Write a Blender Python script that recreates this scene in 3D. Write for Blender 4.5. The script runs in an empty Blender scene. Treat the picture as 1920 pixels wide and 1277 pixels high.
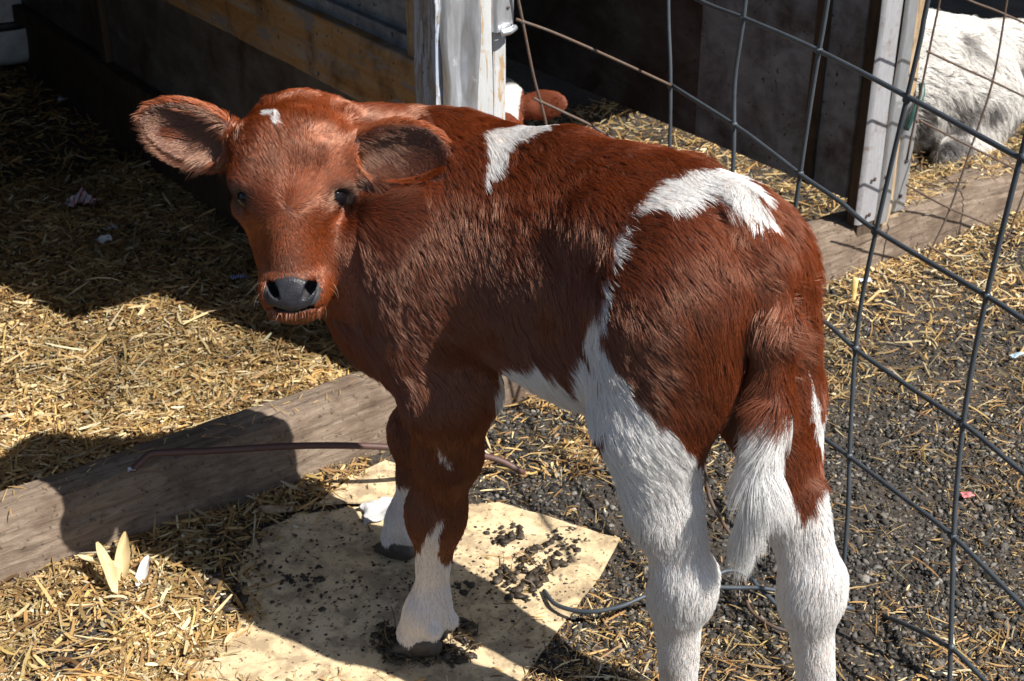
import bpy, bmesh, math, os
import numpy as np
from mathutils import Vector, Matrix, noise as mnoise
from mathutils.kdtree import KDTree

QUICK = bool(os.environ.get('QUICK_PREVIEW'))
rng = np.random.default_rng(7)
scene = bpy.context.scene
COL = scene.collection

# ------------------------------------------------------------------ camera
CAM_H, FPX, PITCH = 1.40, 2630.0, math.radians(28.3)      # focal length in pixels of the 1920 px wide photo
cam_data = bpy.data.cameras.new('camera')
cam_data.sensor_width = 36.0
cam_data.lens = 36.0 * FPX / 1920.0
cam_data.clip_start = 0.05
cam_data.clip_end = 500.0
cam = bpy.data.objects.new('camera', cam_data)
COL.objects.link(cam)
cam.location = (0, 0, CAM_H)
cam.rotation_euler = (math.pi / 2 - PITCH, 0, 0)
scene.camera = cam
cam_data.dof.use_dof = True
cam_data.dof.focus_distance = 1.75
cam_data.dof.aperture_fstop = 15.0

# ------------------------------------------------------------------ light
SUN_AZ = math.radians(-55.0)      # heading in which shadows fall, from +Y (negative = towards -X)
SUN_EL = math.radians(48.0)
to_sun = Vector((-math.sin(SUN_AZ) * math.cos(SUN_EL), -math.cos(SUN_AZ) * math.cos(SUN_EL), math.sin(SUN_EL)))
sun_data = bpy.data.lights.new('sun', 'SUN')
sun_data.energy = 5.0
sun_data.angle = math.radians(0.5)
sun_data.color = (1.0, 0.95, 0.87)
sun = bpy.data.objects.new('sun', sun_data)
COL.objects.link(sun)
sun.rotation_euler = to_sun.to_track_quat('Z', 'Y').to_euler()
sun.location = to_sun * 20

world = bpy.data.worlds.new('World')
scene.world = world
world.use_nodes = True
wn = world.node_tree.nodes
wn.clear()
sky = wn.new('ShaderNodeTexSky')
sky.sky_type = 'NISHITA'
sky.sun_disc = False
sky.sun_elevation = SUN_EL
sky.sun_rotation = math.atan2(to_sun.x, to_sun.y)
bg = wn.new('ShaderNodeBackground')
bg.inputs['Strength'].default_value = 0.060
wo = wn.new('ShaderNodeOutputWorld')
world.node_tree.links.new(sky.outputs[0], bg.inputs[0])
world.node_tree.links.new(bg.outputs[0], wo.inputs[0])

scene.view_settings.view_transform = 'Standard'
scene.view_settings.look = 'None'
scene.view_settings.gamma = 1.0
scene.view_settings.use_curve_mapping = False
scene.view_settings.exposure = 0.76

# ------------------------------------------------------------------ helpers: measuring
_c, _s = math.cos(PITCH), math.sin(PITCH)
def ray(x, y):
    u = (x - 960) / FPX; v = (y - 638.5) / FPX
    return np.array([u, _c - v * _s, -_s - v * _c])
EYE = np.array([0, 0, CAM_H])
def at_z(x, y, z=0.0):
    d = ray(x, y); return EYE + d * ((z - CAM_H) / d[2])
def at_plane(x, y, p, n):
    d = ray(x, y); p = np.asarray(p, float); n = np.asarray(n, float)
    return EYE + d * (((p - EYE) @ n) / (d @ n))
BA = np.array([-0.813, 1.775, 0.0]); BS = np.array([0.813, 0.582, 0.0]); BN = np.array([-0.582, 0.813, 0.0])
def barn(s, n, z): return BA + BS * s + BN * n + np.array([0, 0, z])
def to_sn(P):
    q = np.asarray(P) - BA
    return q @ BS, q @ BN

def unit(v): v = np.asarray(v, float); return v / np.linalg.norm(v)

# ------------------------------------------------------------------ helpers: objects
def setp(o, label=None, cat=None, group=None, kind=None):
    if label: o['label'] = label
    if cat: o['category'] = cat
    if group: o['group'] = group
    if kind: o['kind'] = kind
    return o
def empty(name, loc=(0, 0, 0), rz=0.0):
    o = bpy.data.objects.new(name, None); COL.objects.link(o)
    o.location = loc; o.rotation_euler = (0, 0, rz); o.empty_display_size = 0.1
    return o
def link(name, me, mat=None, parent=None, smooth=False):
    if mat: me.materials.append(mat)
    if smooth: me.polygons.foreach_set('use_smooth', [True] * len(me.polygons))
    o = bpy.data.objects.new(name, me); COL.objects.link(o)
    if parent: o.parent = parent
    return o
def mesh_np(name, V, Fc, mat=None, parent=None, smooth=False, col=None):
    """V (n,3); Fc (m,k) uniform polygons; col (n,3|4) point colours"""
    V = np.ascontiguousarray(V, dtype=np.float32); Fc = np.ascontiguousarray(Fc, dtype=np.int32)
    me = bpy.data.meshes.new(name)
    me.vertices.add(len(V)); me.vertices.foreach_set('co', V.ravel())
    m, k = Fc.shape
    me.loops.add(m * k); me.loops.foreach_set('vertex_index', Fc.ravel())
    me.polygons.add(m); me.polygons.foreach_set('loop_start', np.arange(0, m * k, k, dtype=np.int32))
    me.update(calc_edges=True)
    if col is not None:
        a = me.attributes.new('col', 'FLOAT_COLOR', 'POINT')
        c4 = np.ones((len(V), 4), np.float32); c4[:, :3] = col[:, :3]
        a.data.foreach_set('color', c4.ravel())
    return link(name, me, mat, parent, smooth)
def fbm(P, scale, octaves=3, seed=0.0):
    """cheap value noise in numpy, P (n,3) -> (n,) about -1..1"""
    P = np.asarray(P, np.float64) * scale + seed * 17.31
    out = np.zeros(len(P)); amp = 1.0; tot = 0
    for o in range(octaves):
        i = np.floor(P).astype(np.int64); f = P - i; f = f * f * (3 - 2 * f)
        def h(dx, dy, dz):
            n = (i[:, 0] + dx) * 374761393 + (i[:, 1] + dy) * 668265263 + (i[:, 2] + dz) * 2147483647 % 1000003
            n = (n ^ (n >> 13)) * 1274126177
            n = n ^ (n >> 16)
            return (n & 0xFFFF) / 32767.5 - 1.0
        x, y, z = f[:, 0], f[:, 1], f[:, 2]
        v = 0
        for dx in (0, 1):
            for dy in (0, 1):
                for dz in (0, 1):
                    v = v + h(dx, dy, dz) * (x if dx else 1 - x) * (y if dy else 1 - y) * (z if dz else 1 - z)
        out += amp * v; tot += amp; amp *= 0.5; P = P * 2.03 + 11.7
    return out / tot
def bm_obj(name, bm, mat, parent=None, smooth=False):
    me = bpy.data.meshes.new(name); bm.to_mesh(me); bm.free()
    return link(name, me, mat, parent, smooth)
def box(name, x0, x1, y0, y1, z0, z1, mat, parent=None, bev=0.003, sub=0, jit=0.0, seed=0):
    """bevelled board; sub > 0 slices it along its length and jit wobbles the slices as sawn, worn wood does"""
    bm = bmesh.new()
    bmesh.ops.create_cube(bm, size=1.0)
    for v in bm.verts:
        v.co = Vector((x0 + (v.co.x + .5) * (x1 - x0), y0 + (v.co.y + .5) * (y1 - y0), z0 + (v.co.z + .5) * (z1 - z0)))
    if sub:
        L = [x1 - x0, y1 - y0, z1 - z0]; a = L.index(max(L))
        es = [e for e in bm.edges if abs((e.verts[0].co - e.verts[1].co)[a]) > 0.9 * L[a]]
        bmesh.ops.subdivide_edges(bm, edges=es, cuts=sub, use_grid_fill=True)
    if bev:
        es = [e for e in bm.edges if e.calc_face_angle(0) > 0.5]
        bmesh.ops.bevel(bm, geom=es, offset=bev, segments=2, affect='EDGES', profile=0.6)
    if jit:
        for v in bm.verts:
            p = v.co * 9.0 + Vector((seed * 3.1, seed * 1.7, 0))
            v.co += mnoise.noise_vector(p) * jit
    return bm_obj(name, bm, mat, parent)
def smooth_path(P, n=6):
    P = np.asarray(P, float)
    if len(P) < 3: 
        t = np.linspace(0, 1, n + 1)[:, None]; return P[0] * (1 - t) + P[-1] * t
    Q = np.vstack([2 * P[0] - P[1], P, 2 * P[-1] - P[-2]]); out = []
    for i in range(1, len(Q) - 2):
        p0, p1, p2, p3 = Q[i - 1], Q[i], Q[i + 1], Q[i + 2]
        for t in np.linspace(0, 1, n, endpoint=False):
            out.append(0.5 * ((2 * p1) + (-p0 + p2) * t + (2 * p0 - 5 * p1 + 4 * p2 - p3) * t * t + (-p0 + 3 * p1 - 3 * p2 + p3) * t ** 3))
    out.append(P[-1]); return np.array(out)
def tube(name, P, r, mat, parent=None, sides=8, n=6):
    P = smooth_path(P, n); r = np.broadcast_to(np.asarray(r, float), (len(P),)) if np.ndim(r) == 0 else np.interp(np.linspace(0, 1, len(P)), np.linspace(0, 1, len(r)), r)
    T = np.gradient(P, axis=0); T /= np.linalg.norm(T, axis=1)[:, None]
    u = np.cross(T[0], [0.31, 0.2, 0.93]); u /= np.linalg.norm(u); V = []
    for i in range(len(P)):
        u = u - T[i] * (u @ T[i]); u /= np.linalg.norm(u); w = np.cross(T[i], u)
        a = np.linspace(0, 2 * np.pi, sides, endpoint=False)
        V.append(P[i] + r[i] * (np.cos(a)[:, None] * u + np.sin(a)[:, None] * w))
    V = np.vstack(V); Fc = []
    for i in range(len(P) - 1):
        for k in range(sides):
            a, b = i * sides + k, i * sides + (k + 1) % sides
            Fc.append((a, b, b + sides, a + sides))
    me = bpy.data.meshes.new(name)
    me.from_pydata(V.tolist(), [], Fc + [tuple(range(sides))[::-1], tuple(range(len(V) - sides, len(V)))])
    me.update()
    return link(name, me, mat, parent, True)

# ------------------------------------------------------------------ helpers: materials
def new_mat(name):
    m = bpy.data.materials.new(name); m.use_nodes = True
    nt = m.node_tree; nt.nodes.clear()
    out = nt.nodes.new('ShaderNodeOutputMaterial'); b = nt.nodes.new('ShaderNodeBsdfPrincipled')
    nt.links.new(b.outputs[0], out.inputs[0])
    return m, nt, b
def ramp(nt, stops, src):
    r = nt.nodes.new('ShaderNodeValToRGB'); e = r.color_ramp.elements
    while len(e) < len(stops): e.new(0.5)
    for i, (p, c) in enumerate(stops):
        e[i].position = p; e[i].color = (*c, 1) if len(c) == 3 else c
    nt.links.new(src, r.inputs[0]); return r.outputs[0]
def nz(nt, vec, scale, detail=4, rough=0.55, dist=0.0):
    n = nt.nodes.new('ShaderNodeTexNoise'); n.inputs['Scale'].default_value = scale
    n.inputs['Detail'].default_value = detail; n.inputs['Roughness'].default_value = rough; n.inputs['Distortion'].default_value = dist
    if vec is not None: nt.links.new(vec, n.inputs['Vector'])
    return n.outputs[0]
def coords(nt, scale=(1, 1, 1), kind='Object'):
    t = nt.nodes.new('ShaderNodeTexCoord'); m = nt.nodes.new('ShaderNodeMapping'); m.inputs['Scale'].default_value = scale
    nt.links.new(t.outputs[kind], m.inputs['Vector']); return m.outputs[0]
def mixc(nt, fac, a, b, mode='MIX'):
    m = nt.nodes.new('ShaderNodeMix'); m.data_type = 'RGBA'; m.blend_type = mode
    if isinstance(fac, (int, float)): m.inputs[0].default_value = fac
    else: nt.links.new(fac, m.inputs[0])
    for v, k in ((a, 6), (b, 7)):
        if isinstance(v, tuple): m.inputs[k].default_value = (*v, 1)
        else: nt.links.new(v, m.inputs[k])
    return m.outputs[2]
def bump(nt, b, h, strength=0.4, dist=0.01):
    n = nt.nodes.new('ShaderNodeBump'); n.inputs['Strength'].default_value = strength; n.inputs['Distance'].default_value = dist
    nt.links.new(h, n.inputs['Height']); nt.links.new(n.outputs[0], b.inputs['Normal'])
BW = ((0, (0, 0, 0)), (1, (1, 1, 1)))
def wood_mat(name, c1, c2, c3, grain=(1, 14, 1), dirt=(0.03, 0.02, 0.012), dirt_amt=0.5, rough=0.85, bstr=0.5, sc=6.0, kind='Object'):
    m, nt, b = new_mat(name)
    g = nz(nt, coords(nt, grain, kind), sc, 6, 0.65, 0.6)
    c = ramp(nt, ((0.25, c1), (0.5, c2), (0.75, c3)), g)
    st = nz(nt, coords(nt, (1, 1, 1), kind), 7.0, 6, 0.65, 0.4)
    mask = ramp(nt, ((0.62 - 0.25 * dirt_amt, (0, 0, 0)), (0.72, (1, 1, 1))), st)
    c = mixc(nt, mask, c, dirt)
    sp = nz(nt, coords(nt, (1, 1, 1), kind), 70.0, 3, 0.6)
    c = mixc(nt, ramp(nt, ((0.64, (0, 0, 0)), (0.7, (1, 1, 1))), sp), c, dirt)
    nt.links.new(c, b.inputs['Base Color']); b.inputs['Roughness'].default_value = rough
    bump(nt, b, g, bstr, 0.004)
    return m
def metal_mat(name, base, rust, rust_amt, rough=0.35, metallic=1.0, sc=25.0, brush=(1, 1, 1), bstr=0.15):
    m, nt, b = new_mat(name)
    n1 = nz(nt, coords(nt, (1, 1, 1)), sc, 5, 0.65)
    mask = ramp(nt, ((0.68 - 0.4 * rust_amt, (0, 0, 0)), (0.8 - 0.35 * rust_amt, (1, 1, 1))), n1)
    v = nz(nt, coords(nt, brush), 30, 4, 0.6)
    c = mixc(nt, ramp(nt, ((0.3, (0.75,) * 3), (0.7, (1.1,) * 3)), v), (0, 0, 0), base)
    c = mixc(nt, mask, base, rust)
    c = mixc(nt, ramp(nt, ((0.35, (0, 0, 0)), (0.75, (0.45,) * 3)), v), c, tuple(0.45 * x for x in base))
    nt.links.new(c, b.inputs['Base Color'])
    inv = nt.nodes.new('ShaderNodeMath'); inv.operation = 'MULTIPLY_ADD'; inv.inputs[1].default_value = -metallic; inv.inputs[2].default_value = metallic
    nt.links.new(mask, inv.inputs[0]); nt.links.new(inv.outputs[0], b.inputs['Metallic'])
    b.inputs['Roughness'].default_value = rough
    bump(nt, b, v, bstr, 0.002)
    return m
def col_mat(name, rough=0.7, spec=0.3, trans=0.0, nsc=None, sss=0):
    """base colour from the mesh's own 'col' attribute"""
    m, nt, b = new_mat(name)
    a = nt.nodes.new('ShaderNodeAttribute'); a.attribute_name = 'col'
    c = a.outputs['Color']
    if nsc:
        n = nz(nt, coords(nt), nsc, 4, 0.6)
        c = mixc(nt, 1.0, c, ramp(nt, ((0.3, (0.6,) * 3), (0.7, (1.15,) * 3)), n), 'MULTIPLY'); bump(nt, b, n, 0.5, 0.002)
    nt.links.new(c, b.inputs['Base Color'])
    b.inputs['Roughness'].default_value = rough; b.inputs['Specular IOR Level'].default_value = spec
    if trans:
        t = nt.nodes.new('ShaderNodeBsdfTranslucent'); nt.links.new(c, t.inputs[0])
        mx = nt.nodes.new('ShaderNodeMixShader'); mx.inputs[0].default_value = trans
        out = [n for n in nt.nodes if n.type == 'OUTPUT_MATERIAL'][0]
        nt.links.new(b.outputs[0], mx.inputs[1]); nt.links.new(t.outputs[0], mx.inputs[2]); nt.links.new(mx.outputs[0], out.inputs[0])
    return m
def plain(name, c, rough=0.6, metallic=0.0, nsc=40.0, var=0.3, spec=0.5, bstr=0.2):
    m, nt, b = new_mat(name)
    n = nz(nt, coords(nt), nsc, 5, 0.6)
    lo = tuple(x * (1 - var) for x in c); hi = tuple(min(1, x * (1 + var)) for x in c)
    nt.links.new(ramp(nt, ((0.3, lo), (0.7, hi)), n), b.inputs['Base Color'])
    b.inputs['Roughness'].default_value = rough; b.inputs['Metallic'].default_value = metallic; b.inputs['Specular IOR Level'].default_value = spec
    bump(nt, b, n, bstr, 0.003)
    return m
# ------------------------------------------------------------------ the place: ground
def ground_z(x, y):
    P = np.stack([x, y, np.zeros_like(x)], -1)
    s, n = (P - BA) @ BS, (P - BA) @ BN
    inside = np.clip((n - 0.10) / 0.10, 0, 1)
    z = 0.006 * fbm(P, 9, 3, 51) + (1 - inside) * 0.009 * np.clip(fbm(P, 16, 3, 55), -0.2, 1) + 0.008 * fbm(P, 3.1, 2, 52) * (1 - inside)
    z = z + inside * (0.030 + 0.018 * fbm(P, 5, 3, 53) + 0.03 * np.clip(n - 0.4, 0, 3) * np.clip(1.2 - np.abs(s - 0.3), 0, 1))
    ridge = np.exp(-((n - 0.14) / 0.07) ** 2) * np.clip((s - 2.1) / 0.2, 0, 1)
    z = z + 0.06 * ridge
    z = z + 0.028 * np.exp(-((n + 0.13) / 0.09) ** 2) * np.clip((s - 1.6) / 0.3, 0, 1)
    flat = np.exp(-(((x + 0.14) / 0.34) ** 4 + ((y - 1.72) / 0.34) ** 4))
    return z * (1 - flat) - 0.004 * flat
def gz(x, y): return float(ground_z(np.array([x], float), np.array([y], float))[0])
def make_ground():
    t = np.linspace(-1, 1, 301); w = 0.9 * np.sinh(4.6 * t) / math.sinh(4.6) * 45 + 1.2 * t
    X, Y = np.meshgrid(w, w + 1.9, indexing='ij'); Z = ground_z(X.ravel(), Y.ravel())
    V = np.stack([X.ravel(), Y.ravel(), Z], 1); n = len(t)
    i, j = np.meshgrid(np.arange(n - 1), np.arange(n - 1), indexing='ij'); a = (i * n + j).ravel()
    m, nt, b = new_mat('damp_soil')
    n1 = nz(nt, coords(nt), 9, 6, 0.65); n2 = nz(nt, coords(nt), 120, 4, 0.7)
    c = ramp(nt, ((0.3, (0.020, 0.016, 0.012)), (0.55, (0.048, 0.038, 0.030)), (0.8, (0.095, 0.078, 0.062))), n1)
    c = mixc(nt, ramp(nt, ((0.45, (0, 0, 0)), (0.75, (0.6,) * 3)), n2), c, (0.15, 0.135, 0.12))
    nt.links.new(c, b.inputs['Base Color']); b.inputs['Roughness'].default_value = 0.95
    bump(nt, b, n2, 0.9, 0.01)
    o = mesh_np('ground', V, np.stack([a, a + n, a + n + 1, a + 1], 1), m, None, True); o['kind'] = 'structure'
make_ground()

# ------------------------------------------------------------------ the barn
BARN_RZ = math.atan2(BS[1], BS[0])
W_DARK = wood_mat('weathered_plywood', (0.070, 0.062, 0.056), (0.125, 0.118, 0.112), (0.19, 0.19, 0.195), (1, 1, 3), (0.040, 0.022, 0.012), 0.95, 0.8, 0.25, 5)
W_BLUE = wood_mat('blue_grey_painted_board', (0.17, 0.19, 0.215), (0.27, 0.30, 0.345), (0.36, 0.40, 0.44), (1, 2, 5), (0.050, 0.030, 0.02), 0.75, 0.75, 0.3, 5)
W_ORANGE = wood_mat('worn_orange_rail', (0.30, 0.115, 0.028), (0.36, 0.22, 0.10), (0.30, 0.31, 0.33), (3, 1, 9), (0.045, 0.022, 0.010), 0.55, 0.8, 0.5, 3.5)
W_GREY0 = wood_mat('silvered_timber', (0.17, 0.155, 0.14), (0.29, 0.275, 0.26), (0.40, 0.385, 0.37), (14, 14, 1), (0.07, 0.05, 0.035), 0.35, 0.85, 0.9, 5)
def peeling(name, under, paint, thr=0.5):
    m = under.copy(); m.name = name; nt = m.node_tree; b = [n for n in nt.nodes if n.type == 'BSDF_PRINCIPLED'][0]
    src = b.inputs['Base Color'].links[0].from_socket
    k = nz(nt, coords(nt, (14, 14, 2.2) if name != 'rail_with_old_grey_paint' else (1, 2.0, 6)), 6 if name != 'rail_with_old_grey_paint' else 2.2, 6, 0.7, 0.5)
    nt.links.new(mixc(nt, ramp(nt, ((thr - 0.015, (0, 0, 0)), (thr + 0.015, (1, 1, 1))), k), src, paint), b.inputs['Base Color'])
    return m
W_GREY = peeling('peeling_blue_paint', W_GREY0, (0.40, 0.45, 0.55), 0.50)
W_WARM = wood_mat('split_warm_timber', (0.22, 0.13, 0.06), (0.38, 0.27, 0.16), (0.45, 0.40, 0.33), (12, 12, 1), (0.10, 0.06, 0.03), 0.5, 0.85, 0.9, 5)
W_RAIL = peeling('rail_with_old_grey_paint', W_ORANGE, (0.21, 0.20, 0.20), 0.56)
W_PALE = peeling('split_timber_grey_paint', W_WARM, (0.42, 0.43, 0.44), 0.44)
W_BROWN = wood_mat('brown_stud', (0.040, 0.027, 0.018), (0.070, 0.047, 0.029), (0.10, 0.072, 0.048), (14, 14, 1), (0.025, 0.016, 0.01), 0.5, 0.85, 0.6, 5)
M_FLASH = metal_mat('crinkled_tin', (0.66, 0.69, 0.74), (0.34, 0.31, 0.28), 0.14, 0.30, 0.75, 22, (6, 6, 1), 0.35)
M_TIN = metal_mat('dull_tin', (0.42, 0.42, 0.45), (0.20, 0.16, 0.14), 0.35, 0.45, 0.3, 30, (10, 10, 1), 0.25)
M_GREEN = plain('green_tin', (0.030, 0.085, 0.075), 0.45, 0.0, 30, 0.4)
M_NAIL = plain('rusty_nail', (0.06, 0.035, 0.025), 0.7)
M_ROOF = plain('roof_sheet', (0.12, 0.115, 0.11), 0.8)

barn_root = empty('barn', tuple(BA), BARN_RZ)
setp(barn_root, 'weathered wooden barn with open pens, tin clad posts and plywood partitions', 'barn')
def tin_sheet(name, x0, x1, y, z0, z1, mat, parent, amp=0.004, wrap=0.02, seed=0, nx=14, nzn=70, edge=0.002, sc=(60, 9)):
    """thin dented sheet nailed over a post, its edges folded back"""
    u = np.linspace(0, 1, nx); v = np.linspace(0, 1, nzn); U, Vv = np.meshgrid(u, v, indexing='ij')
    x = x0 + (x1 - x0) * U; z = z0 + (z1 - z0) * Vv
    P = np.stack([x.ravel() * sc[0] / 10, np.zeros(x.size), z.ravel() * sc[1] / 10 * 1.0], 1)
    d = fbm(P, 1.6, 3, seed).reshape(x.shape); wob = fbm(np.stack([U.ravel() * 0 + (U.ravel() > 0.5), 0 * U.ravel(), z.ravel()], 1), 9, 2, seed + 4).reshape(x.shape)
    y_ = y - amp * d * 1.5 + wrap * (np.clip((U - 0.88) / 0.12, 0, 1) ** 2 + np.clip((0.12 - U) / 0.12, 0, 1) ** 2)
    x = x + edge * wob * (np.abs(U - 0.5) * 2)
    V = np.vstack([np.stack([x.ravel(), y_.ravel(), z.ravel()], 1), np.stack([x.ravel(), y_.ravel() + 0.0012, z.ravel()], 1)])
    i, j = np.meshgrid(np.arange(nx - 1), np.arange(nzn - 1), indexing='ij'); a = (i * nzn + j).ravel(); N = nx * nzn
    F4 = np.vstack([np.stack([a, a + nzn, a + nzn + 1, a + 1], 1), np.stack([a, a + 1, a + nzn + 1, a + nzn], 1) + N])
    return mesh_np(name, V, F4, mat, parent, True)
def nail(x, y, z, r, parent, mat=None):
    bm = bmesh.new(); bmesh.ops.create_uvsphere(bm, u_segments=10, v_segments=6, radius=r)
    for v in bm.verts: v.co = Vector((x + v.co.x, y + v.co.y * 0.4, z + v.co.z))
    return bm_obj('nail', bm, mat or M_NAIL, parent, True)
# left partition, seen from its left face, running back from the first post
p1 = box('partition_wall', 0.872, 0.892, 0.07, 3.1, 0.295, 0.585, W_DARK, barn_root, 0.002)
box('panel', 0.880, 0.892, 0.07, 3.1, 0.700, 2.05, W_BLUE, p1, 0.002)
box('panel', 0.872, 0.888, 0.07, 3.1, 0.0, 0.2945, W_BROWN, p1, 0.002)
box('ledge', 0.866, 0.880, 0.085, 3.1, 0.688, 0.716, W_BLUE, p1, 0.003)
box('rail', 0.846, 0.871, 0.066, 3.1, 0.560, 0.690, W_RAIL, p1, 0.004, 24, 0.006, 1)
box('rail', 0.842, 0.868, 0.50, 3.0, 0.240, 0.292, W_BROWN, p1, 0.004, 16, 0.006, 2)
box('stud', 0.848, 0.878, 0.066, 0.098, 0.662, 2.05, W_WARM, p1, 0.003, 14, 0.003, 3)
box('stud', 0.850, 0.871, 1.62, 1.66, 0.295, 0.555, W_BROWN, p1, 0.003)
# first post: stacked boards with a crinkled tin strip between them
po = box('post', 0.842, 0.858, -0.004, 0.064, 0.10, 2.05, W_GREY, barn_root, 0.004, 30, 0.006, 4)
o = box('board', 0.859, 0.871, 0.002, 0.060, 0.10, 2.05, W_BROWN, po, 0.003, 30, 0.004, 5)
box('added_shade_board', 0.640, 0.838, 0.010, 0.034, 0.90, 2.05, W_GREY, po, 0.004)  # unseen board added beside the post to widen the shade on the straw
tin_sheet('flashing', 0.850, 0.918, -0.014, 0.10, 2.05, M_FLASH, po, 0.017, 0.012, 3, 40, 300, 0.005, (170, 26))
box('board', 0.917, 0.957, -0.004, 0.055, 0.10, 2.05, W_PALE, po, 0.004, 40, 0.005, 6)
box('board', 0.963, 0.990, 0.004, 0.060, 0.10, 2.05, W_PALE, po, 0.004, 40, 0.006, 7)
tin_sheet('bracket', 0.958, 1.002, -0.008, 0.735, 1.05, M_FLASH, po, 0.005, 0.014, 8, 12, 40, 0.003)
tube('bracket_lip', [(0.966, -0.016, 0.736), (0.982, -0.019, 0.738), (0.996, -0.014, 0.741)], 0.006, M_FLASH, po)
nail(0.985, -0.010, 0.775, 0.003, po)
tin_sheet('green_strip', 0.984, 1.004, 0.045, 0.10, 0.655, M_GREEN, po, 0.004, 0.010, 12, 6, 60, 0.006, (20, 30))
# second partition with the second post
p2 = box('partition_wall', 2.030, 2.050, 0.10, 3.1, 0.140, 0.98, W_DARK, barn_root, 0.002)
box('panel', 2.026, 2.046, 0.10, 0.62, 0.142, 0.975, W_BLUE, p2, 0.002); box('panel', 2.032, 2.052, 0.10, 3.1, 0.985, 2.05, W_DARK, p2, 0.002)
box('stud', 2.000, 2.030, 0.035, 0.075, 0.125, 2.05, W_BROWN, p2, 0.004, 20, 0.004, 9)
box('stud', 2.012, 2.026, 0.200, 0.235, 0.145, 2.05, W_BROWN, p2, 0.003, 20, 0.003, 10)
po2 = box('post', 1.962, 2.050, 0.000, 0.034, 0.06, 2.05, W_BROWN, barn_root, 0.004, 30, 0.003, 11)
tin_sheet('flashing', 1.952, 2.018, -0.006, 0.128, 2.05, M_TIN, po2, 0.003, 0.008, 15, 12, 120, 0.003)
tin_sheet('flashing', 2.012, 2.052, -0.014, 0.116, 2.05, M_FLASH, po2, 0.005, 0.008, 19, 12, 120, 0.004)
box('board', 2.052, 2.078, 0.004, 0.045, 0.06, 2.05, W_WARM, po2, 0.004, 40, 0.004, 12)
tin_sheet('flashing', 2.082, 2.122, 0.000, 0.128, 0.40, M_FLASH, po2, 0.003, 0.008, 23, 12, 30, 0.003)
tube('torn_edge', [barn_p for barn_p in ((2.080, -0.004, 0.330), (2.086, -0.014, 0.372), (2.108, -0.010, 0.402), (2.122, 0.004, 0.425))], 0.007, M_GREEN, po2)
box('board', 2.078, 2.112, 0.008, 0.05, 0.06, 2.05, W_WARM, po2, 0.004, 40, 0.004, 13)
for x, z in ((1.985, 0.235), (1.982, 0.150), (2.022, 0.232), (2.020, 0.142), (2.100, 0.250), (2.096, 0.165)): nail(x, -0.012 if x < 2.06 else -0.003, z, 0.0055, po2)
# rest of the shell, and a board added to darken the pens
box('back_wall', -1.6, 5.2, 3.10, 3.14, 0.0, 2.3, W_DARK, barn_root, 0)
box('side_wall', -0.50, -0.46, 0.30, 3.10, 0.0, 2.05, W_DARK, barn_root, 0)  # out of view, moved in close to keep sky light off the pen
box('sky_blocking_board', -0.9, 5.2, -0.345, -0.310, 1.70, 2.055, W_DARK, barn_root, 0.004)  # unseen board added to cut the sky light reaching the left pen
box('roof', -1.75, 5.4, -0.36, 3.3, 2.06, 2.10, M_ROOF, barn_root, 0)  # front overhang lengthened to dim the sky light inside

# ------------------------------------------------------------------ sill timbers along the front of the pens
def sill_mat():
    m, nt, b = new_mat('old_sill_timber')
    g = nz(nt, coords(nt, (2.4, 16, 16)), 5, 6, 0.7, 1.4)
    c = ramp(nt, ((0.25, (0.095, 0.066, 0.046)), (0.5, (0.185, 0.138, 0.102)), (0.78, (0.30, 0.235, 0.180))), g)
    d = nz(nt, coords(nt), 9, 6, 0.7)
    c = mixc(nt, ramp(nt, ((0.46, (0, 0, 0)), (0.66, (0.85,) * 3)), d), c, (0.085, 0.055, 0.036))
    sp = nz(nt, coords(nt), 90, 3, 0.6)
    c = mixc(nt, ramp(nt, ((0.60, (0, 0, 0)), (0.68, (0.8,) * 3)), sp), c, (0.05, 0.033, 0.022))
    nt.links.new(c, b.inputs['Base Color']); b.inputs['Roughness'].default_value = 0.9
    bump(nt, b, g, 0.7, 0.006)
    return m
M_SILL = sill_mat()
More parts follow.
